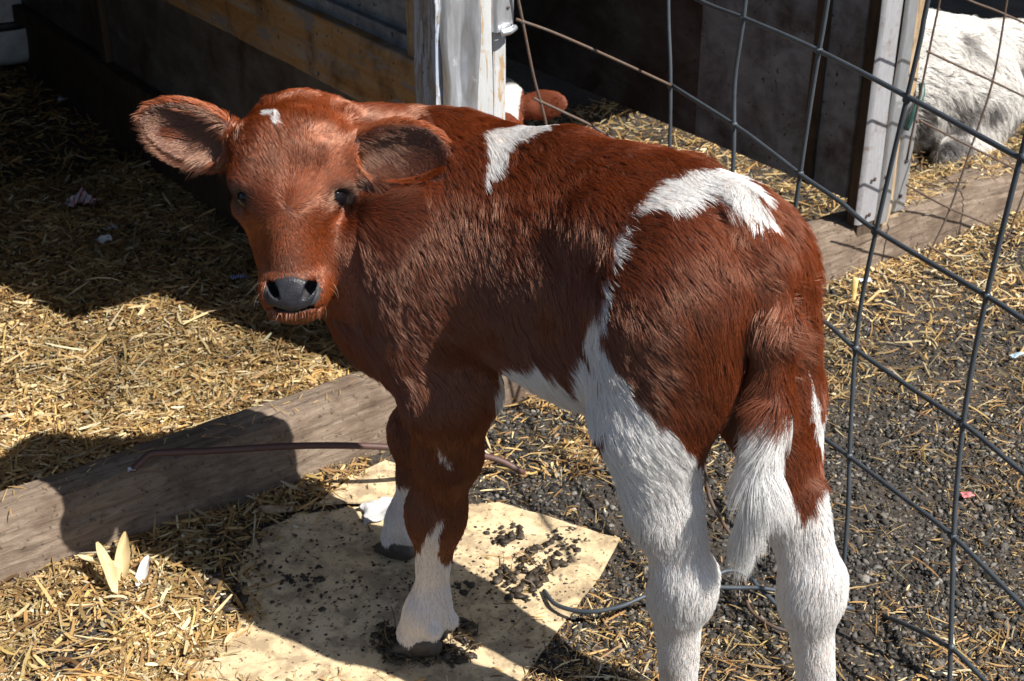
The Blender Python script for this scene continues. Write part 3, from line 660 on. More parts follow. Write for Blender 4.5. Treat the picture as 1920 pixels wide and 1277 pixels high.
PATCHES = {
 'shoulder_stripe': ((0.654, 0.671, -0.351), [(0.101, -0.056, 0.809),(0.108, -0.041, 0.811),(0.1, 0.003, 0.805),(-0.009, -0.05, 0.845),(0.018, -0.029, 0.824),(0.034, -0.043, 0.817),(0.045, -0.053, 0.811),(0.033, -0.076, 0.799),(0.033, -0.099, 0.782),(0.041, -0.113, 0.769),(0.049, -0.097, 0.784),(0.06, -0.078, 0.798)]),
 'rump': ((0.539, 0.754, -0.377), [(-0.176, -0.109, 0.795),(-0.177, -0.097, 0.805),(-0.173, -0.066, 0.817),(-0.172, -0.037, 0.827),(-0.194, -0.013, 0.831),(-0.15, 0.084, 0.798),(-0.219, 0.0, 0.848),(-0.235, 0.0, 0.852),(-0.242, 0.0, 0.833),(-0.235, 0.044, 0.804),(-0.261, 0.023, 0.8),(-0.281, 0.011, 0.789),(-0.29, -0.021, 0.796),(-0.277, -0.021, 0.809),(-0.268, -0.029, 0.815),(-0.251, -0.04, 0.817),(-0.238, -0.041, 0.82),(-0.229, -0.08, 0.814),(-0.202, -0.091, 0.812),(-0.191, -0.1, 0.805)]),
 'stripe': ((0.576, 0.706, -0.411), [(-0.173, -0.112, 0.791),(-0.182, -0.113, 0.791),(-0.197, -0.139, 0.763),(-0.194, -0.146, 0.752),(-0.177, -0.124, 0.777)]),
 'leg': ((0.525, 0.671, -0.523), [(-0.191, -0.148, 0.748),(-0.185, -0.16, 0.715),(-0.156, -0.144, 0.665),(-0.166, -0.148, 0.643),(-0.189, -0.156, 0.628),(-0.195, -0.158, 0.569),(-0.217, -0.198, 0.534),(-0.253, -0.201, 0.495),(-0.329, -0.273, 0.326),(-0.413, -0.202, 0.333),(-0.328, -0.08, 0.371),(-0.303, -0.08, 0.428),(-0.289, -0.08, 0.466),(-0.302, -0.08, 0.531),(-0.281, -0.108, 0.548),(-0.264, -0.138, 0.585),(-0.241, -0.154, 0.618),(-0.221, -0.161, 0.639),(-0.211, -0.161, 0.646),(-0.198, -0.162, 0.674),(-0.193, -0.163, 0.706),(-0.198, -0.159, 0.731),(-0.198, -0.15, 0.749)]),
 'flank': ((0.577, 0.643, -0.503), [(-0.149, -0.138, 0.641),(-0.184, -0.155, 0.633),(-0.194, -0.156, 0.603),(-0.207, -0.16, 0.568),(-0.09, -0.1, 0.491),(-0.036, -0.1, 0.483),(0.015, -0.1, 0.474),(-0.049, -0.193, 0.518),(0.023, -0.108, 0.539),(-0.063, -0.129, 0.582),(-0.086, -0.122, 0.569),(-0.097, -0.109, 0.547),(-0.116, -0.124, 0.593),(-0.132, -0.129, 0.623)]),
 'rear_right': ((0.41, 0.719, -0.562), [(-0.325, 0.053, 0.603),(-0.366, 0.06, 0.538),(-0.402, 0.06, 0.404),(-0.467, 0.06, 0.195),(-0.426, -0.074, 0.257),(-0.284, 0.06, 0.277),(-0.346, -0.075, 0.534),(-0.36, -0.063, 0.543),(-0.333, 0.017, 0.465),(-0.357, 0.023, 0.418),(-0.367, 0.037, 0.428),(-0.351, 0.068, 0.461),(-0.353, 0.06, 0.496),(-0.337, 0.053, 0.558)]),
 'front_left': ((0.588, 0.532, -0.61), [(0.129, -0.148, 0.236),(0.112, -0.141, 0.263),(0.1, -0.126, 0.273),(0.103, -0.131, 0.258),(0.11, -0.137, 0.238),(0.117, -0.128, 0.204),(0.121, -0.122, 0.168),(0.124, -0.102, 0.158),(0.074, -0.11, 0.207),(0.067, -0.11, 0.009),(0.105, -0.267, 0.086),(0.123, -0.197, 0.164)]),
 'front_right': ((0.618, 0.531, -0.58), [(0.389, 0.02, 0.163),(0.274, -0.003, 0.226),(0.124, -0.125, 0.161),(0.27, -0.144, 0.093)]),
 'streak': ((0.616, 0.569, -0.545), [(0.091, -0.153, 0.405),(0.085, -0.15, 0.405),(0.081, -0.141, 0.388),(0.077, -0.133, 0.372),(0.08, -0.138, 0.374),(0.087, -0.146, 0.389)]),
 'brisket_dot': ((0.648, 0.563, -0.513), [(0.129, -0.174, 0.472),(0.116, -0.177, 0.475),(0.113, -0.174, 0.459),(0.13, -0.169, 0.453)]),
 'star': ((0.762, 0.557, -0.329), [(0.298, -0.229, 0.826),(0.283, -0.224, 0.83),(0.26, -0.222, 0.828),(0.253, -0.228, 0.823),(0.254, -0.234, 0.821),(0.264, -0.232, 0.826),(0.279, -0.233, 0.827)]),
}
# ------------------------------------------------------------------ fur
def in_poly(u, v, P):
    c = np.zeros(len(u), bool); j = len(P) - 1
    for i in range(len(P)):
        (xi, yi), (xj, yj) = P[i], P[j]
        hit = ((yi > v) != (yj > v)) & (u < (xj - xi) * (v - yi) / ((yj - yi) or 1e-9) + xi)
        c ^= hit; j = i
    return c
def white_mask(P, N, ragged=0.0045):
    """where the coat is white; every patch is an outline on the animal's own skin"""
    P = np.asarray(P); w = np.zeros(len(P), bool)
    J = P + ragged * np.stack([fbm(P, 55, 2, 1), fbm(P, 55, 2, 2), fbm(P, 55, 2, 3)], 1) * 1.6
    for n, (d, pts) in PATCHES.items():
        if n in ('front_right', 'brisket_dot'): continue
        d = unit(d); a = unit(np.cross(d, [0, 0, 1])); b = np.cross(a, d); pts = np.array(pts)
        lo, hi = (pts @ d).min() - 0.05, (pts @ d).max() + 0.05
        q = P @ d
        m = in_poly(J @ a, J @ b, np.stack([pts @ a, pts @ b], 1)) & (q > lo) & (q < hi)
        if n in ('shoulder_stripe', 'rump', 'star', 'stripe', 'flank', 'streak'): m &= (N @ d) < 0.25
        w |= m
    rf = np.array(LEGS['front_right']); dr = np.hypot(P[:, 0] - rf[6, 0], P[:, 1] - rf[6, 1])
    w |= (P[:, 2] + 0.01 * fbm(P, 60, 2, 5) < 0.155) & (dr < 0.09)
    w |= (P[:, 2] < 0.34) & (P[:, 0] < -0.15)
    w |= (P[:, 2] + 0.01 * fbm(P, 50, 2, 6) < 0.180) & (P[:, 0] > 0.05) & (P[:, 0] < 0.26)
    tl = np.array(TAIL); dt = np.hypot(P[:, 0] - tl[4, 0], P[:, 1] - tl[4, 1])
    w |= (P[:, 2] < 0.600) & (dt < 0.034) & (P[:, 0] < -0.285)
    return w
def strands(name, root, nrm, flow, length, lift, col, mat, parent, thick=0.00032, clump=0.55, per=16, wave=0.25, droop=0.35, npts=6, flip=(1, -1, 1)):
    n = len(root)
    d0 = flow - nrm * (flow * nrm).sum(1)[:, None]
    d0 /= np.maximum(np.linalg.norm(d0, axis=1), 1e-6)[:, None]
    wave = np.broadcast_to(np.asarray(wave, float), (n,))[:, None]
    wob = np.stack([fbm(root, 22, 2, k + 3) for k in range(3)], 1) * wave * 1.6 + np.stack([fbm(root, 70, 2, k + 9) for k in range(3)], 1) * (wave * 1.3) + rng.normal(0, 0.10, (n, 3))
    d0 = d0 + wob; d0 -= nrm * (d0 * nrm).sum(1)[:, None] * 0.8
    d0 /= np.linalg.norm(d0, axis=1)[:, None]
    L = length * rng.uniform(0.7, 1.2, n)
    pts = np.zeros((n, npts, 3)); pts[:, 0] = root - nrm * 0.0002
    seg = L / (npts - 1)
    for i in range(1, npts):
        t = (i - 0.5) / (npts - 1)
        d = d0 + nrm * (lift * (1 - 1.0 * t) + 0.06)[:, None]; d[:, 2] -= droop * t * t * np.minimum(1, length / 0.03)
        d /= np.linalg.norm(d, axis=1)[:, None]
        pts[:, i] = pts[:, i - 1] + d * seg[:, None]
    nc = max(1, n // per); ci = rng.choice(n, nc, replace=False)
    kd = KDTree(nc)
    for k, i in enumerate(ci): kd.insert(root[i], k)
    kd.balance()
    own = ci[np.array([kd.find(p)[1] for p in root])]
    t = np.linspace(0, 1, npts)[None, :, None]
    delta = pts[own] - pts
    far = np.linalg.norm(root[own] - root, axis=1) < 0.02
    pts += delta * (t ** 1.3) * (clump * far)[:, None, None] * rng.uniform(0.5, 1.1, (n, 1, 1))
    pts *= np.array(flip)
    hc = bpy.data.hair_curves.new(name)
    hc.add_curves([npts] * n)
    hc.attributes['position'].data.foreach_set('vector', pts.astype(np.float32).ravel())
    rad = np.broadcast_to(thick * np.array([1.0, 1.0, 0.95, 0.8, 0.55, 0.2])[None, :npts], (n, npts)) * rng.uniform(0.7, 1.25, (n, 1))
    a = hc.attributes.get('radius') or hc.attributes.new('radius', 'FLOAT', 'POINT')
    a.data.foreach_set('value', rad.astype(np.float32).ravel())
    c4 = np.ones((n, 4), np.float32); c4[:, :3] = col
    a = hc.attributes.new('col', 'FLOAT_COLOR', 'CURVE'); a.data.foreach_set('color', c4.ravel())
    a = hc.attributes.new('hide_normal', 'FLOAT_VECTOR', 'CURVE'); a.data.foreach_set('vector', (nrm * np.array(flip)).astype(np.float32).ravel())
    hc.materials.append(mat)
    o = bpy.data.objects.new(name, hc); COL.objects.link(o)
    if parent: o.parent = parent
    o['kind'] = 'stuff'
    return o
def hair_mat(name, spec=0.27, rough=0.13, skin=0.55):
    """hair: diffuse body shaded half by the strand and half by the hide below it, plus the sheen along the strand"""
    m = bpy.data.materials.new(name); m.use_nodes = True; nt = m.node_tree; nt.nodes.clear()
    out = nt.nodes.new('ShaderNodeOutputMaterial')
    a = nt.nodes.new('ShaderNodeAttribute'); a.attribute_name = 'col'
    nr = nt.nodes.new('ShaderNodeAttribute'); nr.attribute_name = 'hide_normal'
    tr = nt.nodes.new('ShaderNodeVectorTransform'); tr.vector_type = 'NORMAL'; tr.convert_from = 'OBJECT'; tr.convert_to = 'WORLD'
    nt.links.new(nr.outputs['Vector'], tr.inputs[0])
    g = nt.nodes.new('ShaderNodeNewGeometry')
    mv = nt.nodes.new('ShaderNodeMix'); mv.data_type = 'VECTOR'; mv.inputs[0].default_value = skin
    nt.links.new(g.outputs['Normal'], mv.inputs[4]); nt.links.new(tr.outputs[0], mv.inputs[5])
    nn = nt.nodes.new('ShaderNodeVectorMath'); nn.operation = 'NORMALIZE'; nt.links.new(mv.outputs[1], nn.inputs[0])
    d = nt.nodes.new('ShaderNodeBsdfDiffuse'); nt.links.new(a.outputs['Color'], d.inputs['Color']); nt.links.new(nn.outputs[0], d.inputs['Normal'])
    t = nt.nodes.new('ShaderNodeBsdfTranslucent'); nt.links.new(a.outputs['Color'], t.inputs['Color'])
    m1 = nt.nodes.new('ShaderNodeMixShader'); m1.inputs[0].default_value = 0.12
    nt.links.new(d.outputs[0], m1.inputs[1]); nt.links.new(t.outputs[0], m1.inputs[2])
    h = nt.nodes.new('ShaderNodeBsdfHair'); h.component = 'Reflection'
    h.inputs['RoughnessU'].default_value = rough; h.inputs['RoughnessV'].default_value = 0.4; h.inputs['Offset'].default_value = math.radians(-4)
    nt.links.new(mixc(nt, 0.30, a.outputs['Color'], (0.9, 0.74, 0.60)), h.inputs['Color'])
    m2 = nt.nodes.new('ShaderNodeMixShader'); m2.inputs[0].default_value = spec
    nt.links.new(m1.outputs[0], m2.inputs[1]); nt.links.new(h.outputs[0], m2.inputs[2]); nt.links.new(m2.outputs[0], out.inputs[0])
    return m
def sample_skin(V, Q, n, weight):
    A = np.linalg.norm(np.cross(V[Q[:, 2]] - V[Q[:, 0]], V[Q[:, 3]] - V[Q[:, 1]]), axis=1) / 2
    w = A * weight; q = rng.choice(len(Q), n, p=w / w.sum())
    u, v = rng.random(n), rng.random(n)
    W = np.stack([(1 - u) * (1 - v), u * (1 - v), u * v, (1 - u) * v], 1)
    return q, W
def lerp4(X, Q, q, W): return (X[Q[q]] * W[:, :, None]).sum(1)

MAT_FUR = hair_mat('coat_hair')
def skin_mat():
    m, nt, b = new_mat('calf_skin')
    a = nt.nodes.new('ShaderNodeAttribute'); a.attribute_name = 'col'
    nt.links.new(a.outputs['Color'], b.inputs['Base Color']); b.inputs['Roughness'].default_value = 0.7
    bump(nt, b, nz(nt, coords(nt), 400, 2), 0.3, 0.001)
    return m
MAT_SKIN = skin_mat()
def nose_mat():
    m, nt, b = new_mat('wet_nose_leather')
    v = nt.nodes.new('ShaderNodeTexVoronoi'); v.inputs['Scale'].default_value = 420; nt.links.new(coords(nt), v.inputs['Vector'])
    n = nz(nt, coords(nt), 90, 3)
    nt.links.new(ramp(nt, ((0.3, (0.012, 0.012, 0.016)), (0.7, (0.028, 0.028, 0.036))), n), b.inputs['Base Color'])
    b.inputs['Roughness'].default_value = 0.48; b.inputs['Specular IOR Level'].default_value = 0.42
    bump(nt, b, v.outputs['Distance'], 0.35, 0.0012)
    return m
MAT_NOSE = nose_mat()
def eye_mat():
    m, nt, b = new_mat('dark_eye'); b.inputs['Base Color'].default_value = (0.006, 0.005, 0.006, 1)
    b.inputs['Roughness'].default_value = 0.10; b.inputs['Specular IOR Level'].default_value = 0.30
    return m
MAT_EYE = eye_mat()
MAT_LID = plain('eyelid_skin', (0.020, 0.010, 0.008), 0.75, nsc=200, spec=0.15)
MAT_LIDFUR = plain('eyelid_fur', (0.10, 0.024, 0.008), 0.8, nsc=300, spec=0.1)
MAT_HOOF = plain('hoof_horn', (0.055, 0.045, 0.038), 0.55, nsc=80, var=0.5)

BROWN = np.array([0.172, 0.033, 0.0065]); WHITE = np.array([0.88, 0.875, 0.865])
def uv_ball(c, r, ax, nu=28, nv=18):
    u = np.linspace(0, 2 * np.pi, nu, endpoint=False); v = np.linspace(0.02, np.pi - 0.02, nv)
    P = np.array([[math.cos(a) * math.sin(b), math.sin(a) * math.sin(b), math.cos(b)] for b in v for a in u]) * r
    F4 = [(i * nu + j, i * nu + (j + 1) % nu, (i + 1) * nu + (j + 1) % nu, (i + 1) * nu + j) for i in range(nv - 1) for j in range(nu)]
    return np.array(c) + P @ np.array(ax), np.array(F4)
def flipy(P): return np.asarray(P) * np.array([1, -1, 1])
def head_parts(H, parent, fl, build_nose=True):
    """eyes, lids and nose leather on head frame H; fl maps the frame's points into the parent's space"""
    for sd in (-1, 1):
        c, a, b, G = H.eyes[sd]
        V, F4 = uv_ball(c, (0.0158, 0.0158, 0.0158), (a, b, G))
        mesh_np('eye', fl(V), F4, MAT_EYE, parent, True)
    if build_nose:
        c = H.p(0, 0.118, -0.01)
        f = Field(c - 0.062, c + 0.062, 0.0018)
        add_head(f, H, []); f.F -= 0.0014
        g = Field(c - 0.062, c + 0.062, 0.0018); g.F[:] = 0.2
        g.ell(H.p(0, 0.117, 0.006), (0.0305, 0.0200, 0.034), H.ax, 0.001); g.ell(H.p(0, 0.128, 0.000), (0.022, 0.0130, 0.030), H.ax, 0.010)
        k = 0.004; h = np.clip(0.5 - 0.5 * (f.F - g.F) / k, 0, 1); f.F = f.F * (1 - h) + g.F * h + k * h * (1 - h)
        for sd in (-1, 1):
            ca, sa = math.cos(0.5), math.sin(0.5) * sd
            f.ell(H.p(sd * 0.0215, 0.113, 0.000), (0.0062, 0.0122, 0.022), (H.S * ca + H.N * sa, H.N * ca - H.S * sa, H.M), 0.003, 'sub')
            f.ell(H.p(sd * 0.0160, 0.1225, 0.002), (0.0030, 0.0060, 0.012), (H.S * 0.5 + H.N * 0.866 * sd, H.N * 0.5 - H.S * 0.866 * sd, H.M), 0.003, 'sub')
        V, Q = f.mesh(); V = relax(V, Q, 2, 0.4)
        mesh_np('nose', fl(V), Q[:, ::-1], MAT_NOSE, parent, True)
def hoof(name, P5, P7, parent, fl):
    """two dark claws under the pastern"""
    P5, P7 = np.array(P5), np.array(P7); fw = unit((P7 - P5) * [1, 1, 0]); sd = np.array([-fw[1], fw[0], 0])
    f = Field(P7 - 0.085, P7 + 0.085, 0.004)
    for s in (-1, 1):
        b = P7 + sd * s * 0.017
        f.cone(b * [1, 1, 0] + [0, 0, 0.034] - fw * 0.012, b * [1, 1, 0] + fw * 0.030 + [0, 0, 0.010], 0.019, 0.011, 0.004)
        f.cone(b * [1, 1, 0] + [0, 0, 0.026] - fw * 0.026, b * [1, 1, 0] + fw * 0.010 + [0, 0, 0.012], 0.014, 0.013, 0.006)
    f.F = np.maximum(f.F, -(f.lo[2] + f.h * np.arange(f.n[2]))[None, None, :].astype(np.float32) + 0.003)
    V, Q = f.mesh(); mesh_np(name, fl(V), Q, MAT_HOOF, parent, True)

def ear_mask(h, grow=0.012, deep=0.026):
    m = np.zeros(len(h), bool)
    for b, t, bend, wid in EARS:
        b, t = np.array(b), np.array(t); a = t - b; u0 = ((h - b) @ a) / (a @ a); u = np.clip(u0, 0.14, 1.0)
        q = h - b - u[:, None] * a
        m |= (np.hypot(q[:, 0], q[:, 1]) < wid + grow) & (u0 < 1.03) & (q[:, 2] < deep) & (q[:, 2] > -0.013) & (np.abs(h[:, 0]) > 0.078)
    return m
def make_standing_calf(count=300000):
    root = empty('calf', tuple(CO), math.atan2(CF[1], CF[0]))
    setp(root, 'red brown calf with white patches standing across the picture, looking at the viewer', 'calf')
    f = build_calf_field(0.004); V, Q = f.mesh(); V = relax(V, Q, 2, 0.4)
    N = vnormals(V, Q)
    if (N * (V - V.mean(0))).sum() < 0: N = -N
    hv = HEAD.inv(V)
    wv = white_mask(V, N)
    col = np.where(wv[:, None], np.array([0.62, 0.52, 0.47]), np.array([0.075, 0.022, 0.010]))
    ear_in = ear_mask(hv) & ((N @ HEAD.M) > 0.25)
    col[ear_in] = [0.080, 0.030, 0.024]
    pad = (((hv - [0, 0.118, 0.0]) / [0.036, 0.026, 0.045]) ** 2).sum(1) < 1
    col[pad] = [0.03, 0.03, 0.034]
    for sd in (-1, 1):
        ce, ea, eb, eg = HEAD.eyes[sd]; dv = V - ce
        col[(((dv @ ea) / 0.0125) ** 2 + ((dv @ eb) / 0.0185) ** 2 < 1) & (np.linalg.norm(dv, axis=1) < 0.035)] = [0.016, 0.009, 0.007]
    mesh_np('body', flipy(V), Q, MAT_SKIN, root, True, col)
    fl = flipy
    head_parts(HEAD, root, fl)
    for nme, P in LEGS.items(): hoof('hoof', P[5], P[7], root, fl)
    # --- coat
    qc = V[Q].mean(1); hq = HEAD.inv(qc)
    dh = np.linalg.norm(hq - [0, 0.0, -0.05], axis=1)
    ishead = (dh < 0.175) & (hq[:, 2] > -0.14)
    onear = ear_mask(hq)
    wt = np.where(ishead | onear, 3.2, 1.0)
    padq = (((hq - [0, 0.118, 0.0]) / [0.035, 0.024, 0.040]) ** 2).sum(1) < 1
    eyeq = np.zeros(len(qc), bool)
    for sd in (-1, 1):
        ce, ea, eb, eg = HEAD.eyes[sd]; dq = qc - ce
        eyeq |= (((dq @ ea) / 0.0105) ** 2 + ((dq @ eb) / 0.0165) ** 2 < 1) & (np.linalg.norm(dq, axis=1) < 0.03)
    wt[padq | eyeq] = 0
    wt[qc[:, 2] < 0.022] = 0
    q, Wt = sample_skin(V, Q, count, wt)
    P = lerp4(V, Q, q, Wt); Nn = lerp4(N, Q, q, Wt); Nn /= np.linalg.norm(Nn, axis=1)[:, None]
    h = HEAD.inv(P); hn = np.stack([Nn @ HEAD.S, Nn @ HEAD.N, Nn @ HEAD.M], 1)
    dh = np.linalg.norm(h - [0, 0.0, -0.05], axis=1)
    head = (dh < 0.175) & (h[:, 2] > -0.125) & (np.abs(h[:, 0]) < 0.080)
    ear = ear_mask(h)
    inner = ear_mask(h, -0.003, 0.018) & (hn[:, 2] > 0.25)
    # flow
    flow = np.tile([-0.62, 0.0, -0.78], (len(P), 1))
    top = np.clip((Nn[:, 2] - 0.05) / 0.9, 0, 1)[:, None]
    flow = flow * (1 - top) + np.array([-0.95, 0.0, -0.1]) * top + np.stack([0 * P[:, 0], np.tanh((P[:, 1] + 0.02) / 0.05) * 0.35, 0 * P[:, 0]], 1) * top
    legm = (P[:, 2] < 0.46)[:, None]
    flow = np.where(legm, np.array([-0.10, 0.0, -1.0]), flow)
    neckw = np.clip((P[:, 0] - 0.16) / 0.08, 0, 1)[:, None]
    flow = flow * (1 - neckw) + np.array([-0.45, 0.25, -0.85]) * neckw
    hx, hy = h[:, 0] + 0.004 * fbm(P, 60, 2, 41), h[:, 1] - 0.014 + 0.006 * fbm(P, 60, 2, 42)
    ff = HEAD.N[None] * (hy * 1.3)[:, None] + HEAD.S[None] * hx[:, None]
    ff = ff / np.maximum(np.linalg.norm(ff, axis=1), 1e-4)[:, None]
    side = np.clip((0.55 - hn[:, 2]) / 0.5, 0, 1)[:, None]
    ff = ff * (1 - side) + (HEAD.N[None] * 0.45 - HEAD.M[None] * 0.9) * side
    wh = np.clip((0.185 - dh) / 0.03, 0, 1)[:, None] * (h[:, 2] > -0.15)[:, None]
    flow = flow * (1 - wh) + ff * wh
    ef = HEAD.S[None] * np.sign(h[:, 0])[:, None] + HEAD.N[None] * (np.clip((h[:, 1] + 0.085) / 0.03, -1, 1) * 0.75)[:, None] + HEAD.M[None] * 0.2
    flow[ear] = ef[ear]
    tl = np.array(TAIL); tz = np.interp(P[:, 2], tl[::-1, 2], tl[::-1, 0]), np.interp(P[:, 2], tl[::-1, 2], tl[::-1, 1])
    tail = (np.hypot(P[:, 0] - tz[0], P[:, 1] - tz[1]) < 0.030) & (P[:, 2] > 0.41) & (P[:, 2] < 0.77)
    flow[tail] = [0.0, 0.0, -1.0]
    # length and lift
    L = np.full(len(P), 0.023); L = np.where(P[:, 2] < 0.46, 0.016, L); L = np.where(P[:, 2] < 0.30, 0.012, L); L = np.where(P[:, 2] < 0.14, 0.010, L)
    L = np.where((P[:, 0] < -0.24) & (P[:, 2] > 0.60), 0.030, L)
    L = np.where(P[:, 0] > 0.12, np.maximum(L, 0.030 * (P[:, 2] > 0.45)), L)
    L[head] = 0.0075
    pk = np.clip((-0.012 - h[:, 1] + 0.008 * fbm(P, 40, 2, 63)) / 0.055, 0, 1); L[head] += 0.0095 * pk[head]
    L[head & (h[:, 2] < -0.075)] = 0.013
    L[(h[:, 1] > 0.085) & head] = 0.005
    L[(h[:, 1] > 0.142) & head] = 0.012
    rim = ear & (np.abs(hn[:, 2]) < 0.45)
    L[ear] = 0.009; L[inner] = 0.0055; L[rim] = 0.018
    tuft = inner & (np.abs(h[:, 0]) < 0.125); L[tuft & (rng.random(len(P)) < 0.35)] = 0.026
    L[tail] = 0.040
    wmask = white_mask(P, Nn)
    L[tail & wmask] = 0.060
    low = tail & (P[:, 2] < 0.47); L[low] = 0.052
    lift = np.full(len(P), 0.35); lift[head] = 0.34; lift[rim] = 0.9; lift[inner] = 0.45; lift[tail] = 0.30; lift[P[:, 2] < 0.40] = 0.20
    lift[head] += 0.42 * pk[head]
    # colour
    v = (1 + 0.28 * fbm(P, 14, 3, 21) + 0.16 * fbm(P, 90, 2, 22) + rng.normal(0, 0.13, len(P)))[:, None].clip(0.45, 1.7)
    c = BROWN * v
    c[head | ear] *= np.array([1.34, 1.32, 1.12])
    for sd in (-1, 1):
        ce, ea, eb, eg = HEAD.eyes[sd]; de = np.sqrt((((P - ce) @ ea) / 0.016) ** 2 + (((P - ce) @ eb) / 0.024) ** 2)
        c *= (1 - 0.72 * np.exp(-(de / 1.15) ** 4) * (np.linalg.norm(P - ce, axis=1) < 0.045))[:, None]
    c *= (1 - 0.45 * np.exp(-(((h[:, 1] - 0.078) / 0.016) ** 2 + (h[:, 0] / 0.024) ** 2)) * head)[:, None]
    poll = head & (h[:, 1] < -0.03); c[poll] *= (1 + 0.45 * fbm(P[poll], 42, 2, 61))[:, None].clip(0.45, 1.4)
    c[inner & ~rim] = np.array([0.150, 0.050, 0.026]) * rng.uniform(0.6, 1.2, ((inner & ~rim).sum(), 1)); c[rim] *= np.array([1.35, 1.45, 1.4])  # rim lightened and cup warmed in hair colour, standing for sun on the ears
    wc = WHITE * (1 + rng.normal(0, 0.05, len(P)))[:, None]
    stain = np.clip(fbm(P, 17, 3, 31) * 1.8 - 0.30, 0, 1) * np.clip((0.46 - P[:, 2]) / 0.15, 0, 1) * (P[:, 0] < 0)
    wc = wc * (1 - stain[:, None] * np.array([0.30, 0.38, 0.50]))
    c = np.where(wmask[:, None], np.clip(wc, 0, 0.92), c)
    nearnose = (h[:, 1] > 0.140) & head & (np.abs(h[:, 0]) < 0.04) & (h[:, 2] > -0.075)
    wn = rng.random(nearnose.sum())[:, None] < 0.12; c[nearnose] = np.where(wn, np.array([0.35, 0.25, 0.19]), c[nearnose] * 0.8)
    fine = head | ear
    wav = np.full(len(P), 0.36); wav[fine] = 0.20; wav[head] += 0.7 * pk[head]
    wav[(P[:, 0] < -0.24) & (P[:, 2] > 0.60) & (P[:, 1] > -0.06)] = 0.75; wav[P[:, 2] < 0.40] = 0.22
    s = ~fine
    strands('fur', P[s], Nn[s], flow[s], L[s], lift[s], c[s], MAT_FUR, root, 0.00021, 0.46, 11, wav[s])
    strands('face_hair', P[fine], Nn[fine], flow[fine], L[fine], lift[fine], c[fine], MAT_FUR, root, 0.00019, 0.34, 10, wav[fine])
    # whiskers on the lips and chin
    sel = np.where(head & (h[:, 1] > 0.10) & (h[:, 1] < 0.16) & (np.abs(h[:, 0]) < 0.055))[0]
    sel = rng.choice(sel, min(60, len(sel)), replace=False)
    strands('whiskers', P[sel], Nn[sel], flow[sel] + 0.5 * HEAD.N, np.full(len(sel), 0.020), np.full(len(sel), 1.1), np.tile([0.30, 0.20, 0.13], (len(sel), 1)), MAT_FUR, root, 0.00016, 0.0, 4, 0.2)
    return root
# ------------------------------------------------------------------ loose stuff
def strips(name, pos, length, width, col, mat, tilt=0.25, curl=0.3, yaw=None, kind='stuff', lie=None):
    """short flat stalks: three cross sections, a slight fold and curl each"""
    n = len(pos); yaw = rng.uniform(0, 2 * np.pi, n) if yaw is None else yaw
    pit = rng.normal(0, tilt, n); roll = rng.normal(0, 0.6, n)
    d = np.stack([np.cos(yaw) * np.cos(pit), np.sin(yaw) * np.cos(pit), np.sin(pit)], 1)
    up = np.tile([0, 0, 1.0], (n, 1)); up = up - d * (up * d).sum(1)[:, None]; up /= np.linalg.norm(up, axis=1)[:, None]
    w = np.cross(d, up); w2 = w * np.cos(roll)[:, None] + up * np.sin(roll)[:, None]; u2 = np.cross(w2, d)
    k = rng.normal(0, curl, n); V = np.zeros((n, 8, 3))
    for i, t in enumerate((-0.5, -0.17, 0.17, 0.5)):
        c = pos + d * (length * t)[:, None] + w2 * (k * length * (t * t) * 1.6)[:, None] - up * (np.abs(k) * length * t * t * 0.6)[:, None]
        ww = width * (0.55 if abs(t) > 0.4 else 1.0)
        V[:, 2 * i] = c - w2 * (ww / 2)[:, None]; V[:, 2 * i + 1] = c + w2 * (ww / 2)[:, None] + u2 * (ww * 0.25)[:, None]
    b = (np.arange(n) * 8)[:, None]
    F4 = np.vstack([b + [2 * i, 2 * i + 1, 2 * i + 3, 2 * i + 2] for i in range(3)])
    o = mesh_np(name, V.reshape(-1, 3), F4, mat, None, False, np.repeat(col, 8, axis=0))
    o['kind'] = kind
    return o
_t = (1 + 5 ** .5) / 2
ICO_V = np.array([(-1, _t, 0), (1, _t, 0), (-1, -_t, 0), (1, -_t, 0), (0, -1, _t), (0, 1, _t), (0, -1, -_t), (0, 1, -_t), (_t, 0, -1), (_t, 0, 1), (-_t, 0, -1), (-_t, 0, 1)]); ICO_V /= np.linalg.norm(ICO_V[0])
ICO_F = np.array([(0, 11, 5), (0, 5, 1), (0, 1, 7), (0, 7, 10), (0, 10, 11), (1, 5, 9), (5, 11, 4), (11, 10, 2), (10, 7, 6), (7, 1, 8), (3, 9, 4), (3, 4, 2), (3, 2, 6), (3, 6, 8), (3, 8, 9), (4, 9, 5), (2, 4, 11), (6, 2, 10), (8, 6, 7), (9, 8, 1)])
def lumps(name, pos, size, col, mat, flat=0.7, jit=0.22, kind='stuff', smooth=False):
    n = len(pos)
    Q = rng.normal(0, 1, (n, 3, 3)); Q[:, 0] /= np.linalg.norm(Q[:, 0], axis=1)[:, None]
    Q[:, 1] -= Q[:, 0] * (Q[:, 0] * Q[:, 1]).sum(1)[:, None]; Q[:, 1] /= np.linalg.norm(Q[:, 1], axis=1)[:, None]; Q[:, 2] = np.cross(Q[:, 0], Q[:, 1])
    sc = rng.uniform(0.65, 1.25, (n, 1, 3))
    B = ICO_V[None] * (1 + rng.normal(0, jit, (n, 12, 1))) * sc
    V = np.einsum('nvi,nij->nvj', B, Q) * size[:, None, None]; V[:, :, 2] *= flat
    V += pos[:, None]
    F3 = (ICO_F[None] + (np.arange(n) * 12)[:, None, None]).reshape(-1, 3)
    o = mesh_np(name, V.reshape(-1, 3), F3, mat, None, smooth, np.repeat(col, 12, axis=0)); o['kind'] = kind
    return o
M_STRAW = col_mat('dry_straw', 0.55, 0.35, 0.18)
M_STONE = col_mat('grey_stone', 0.9, 0.25, 0, 160)
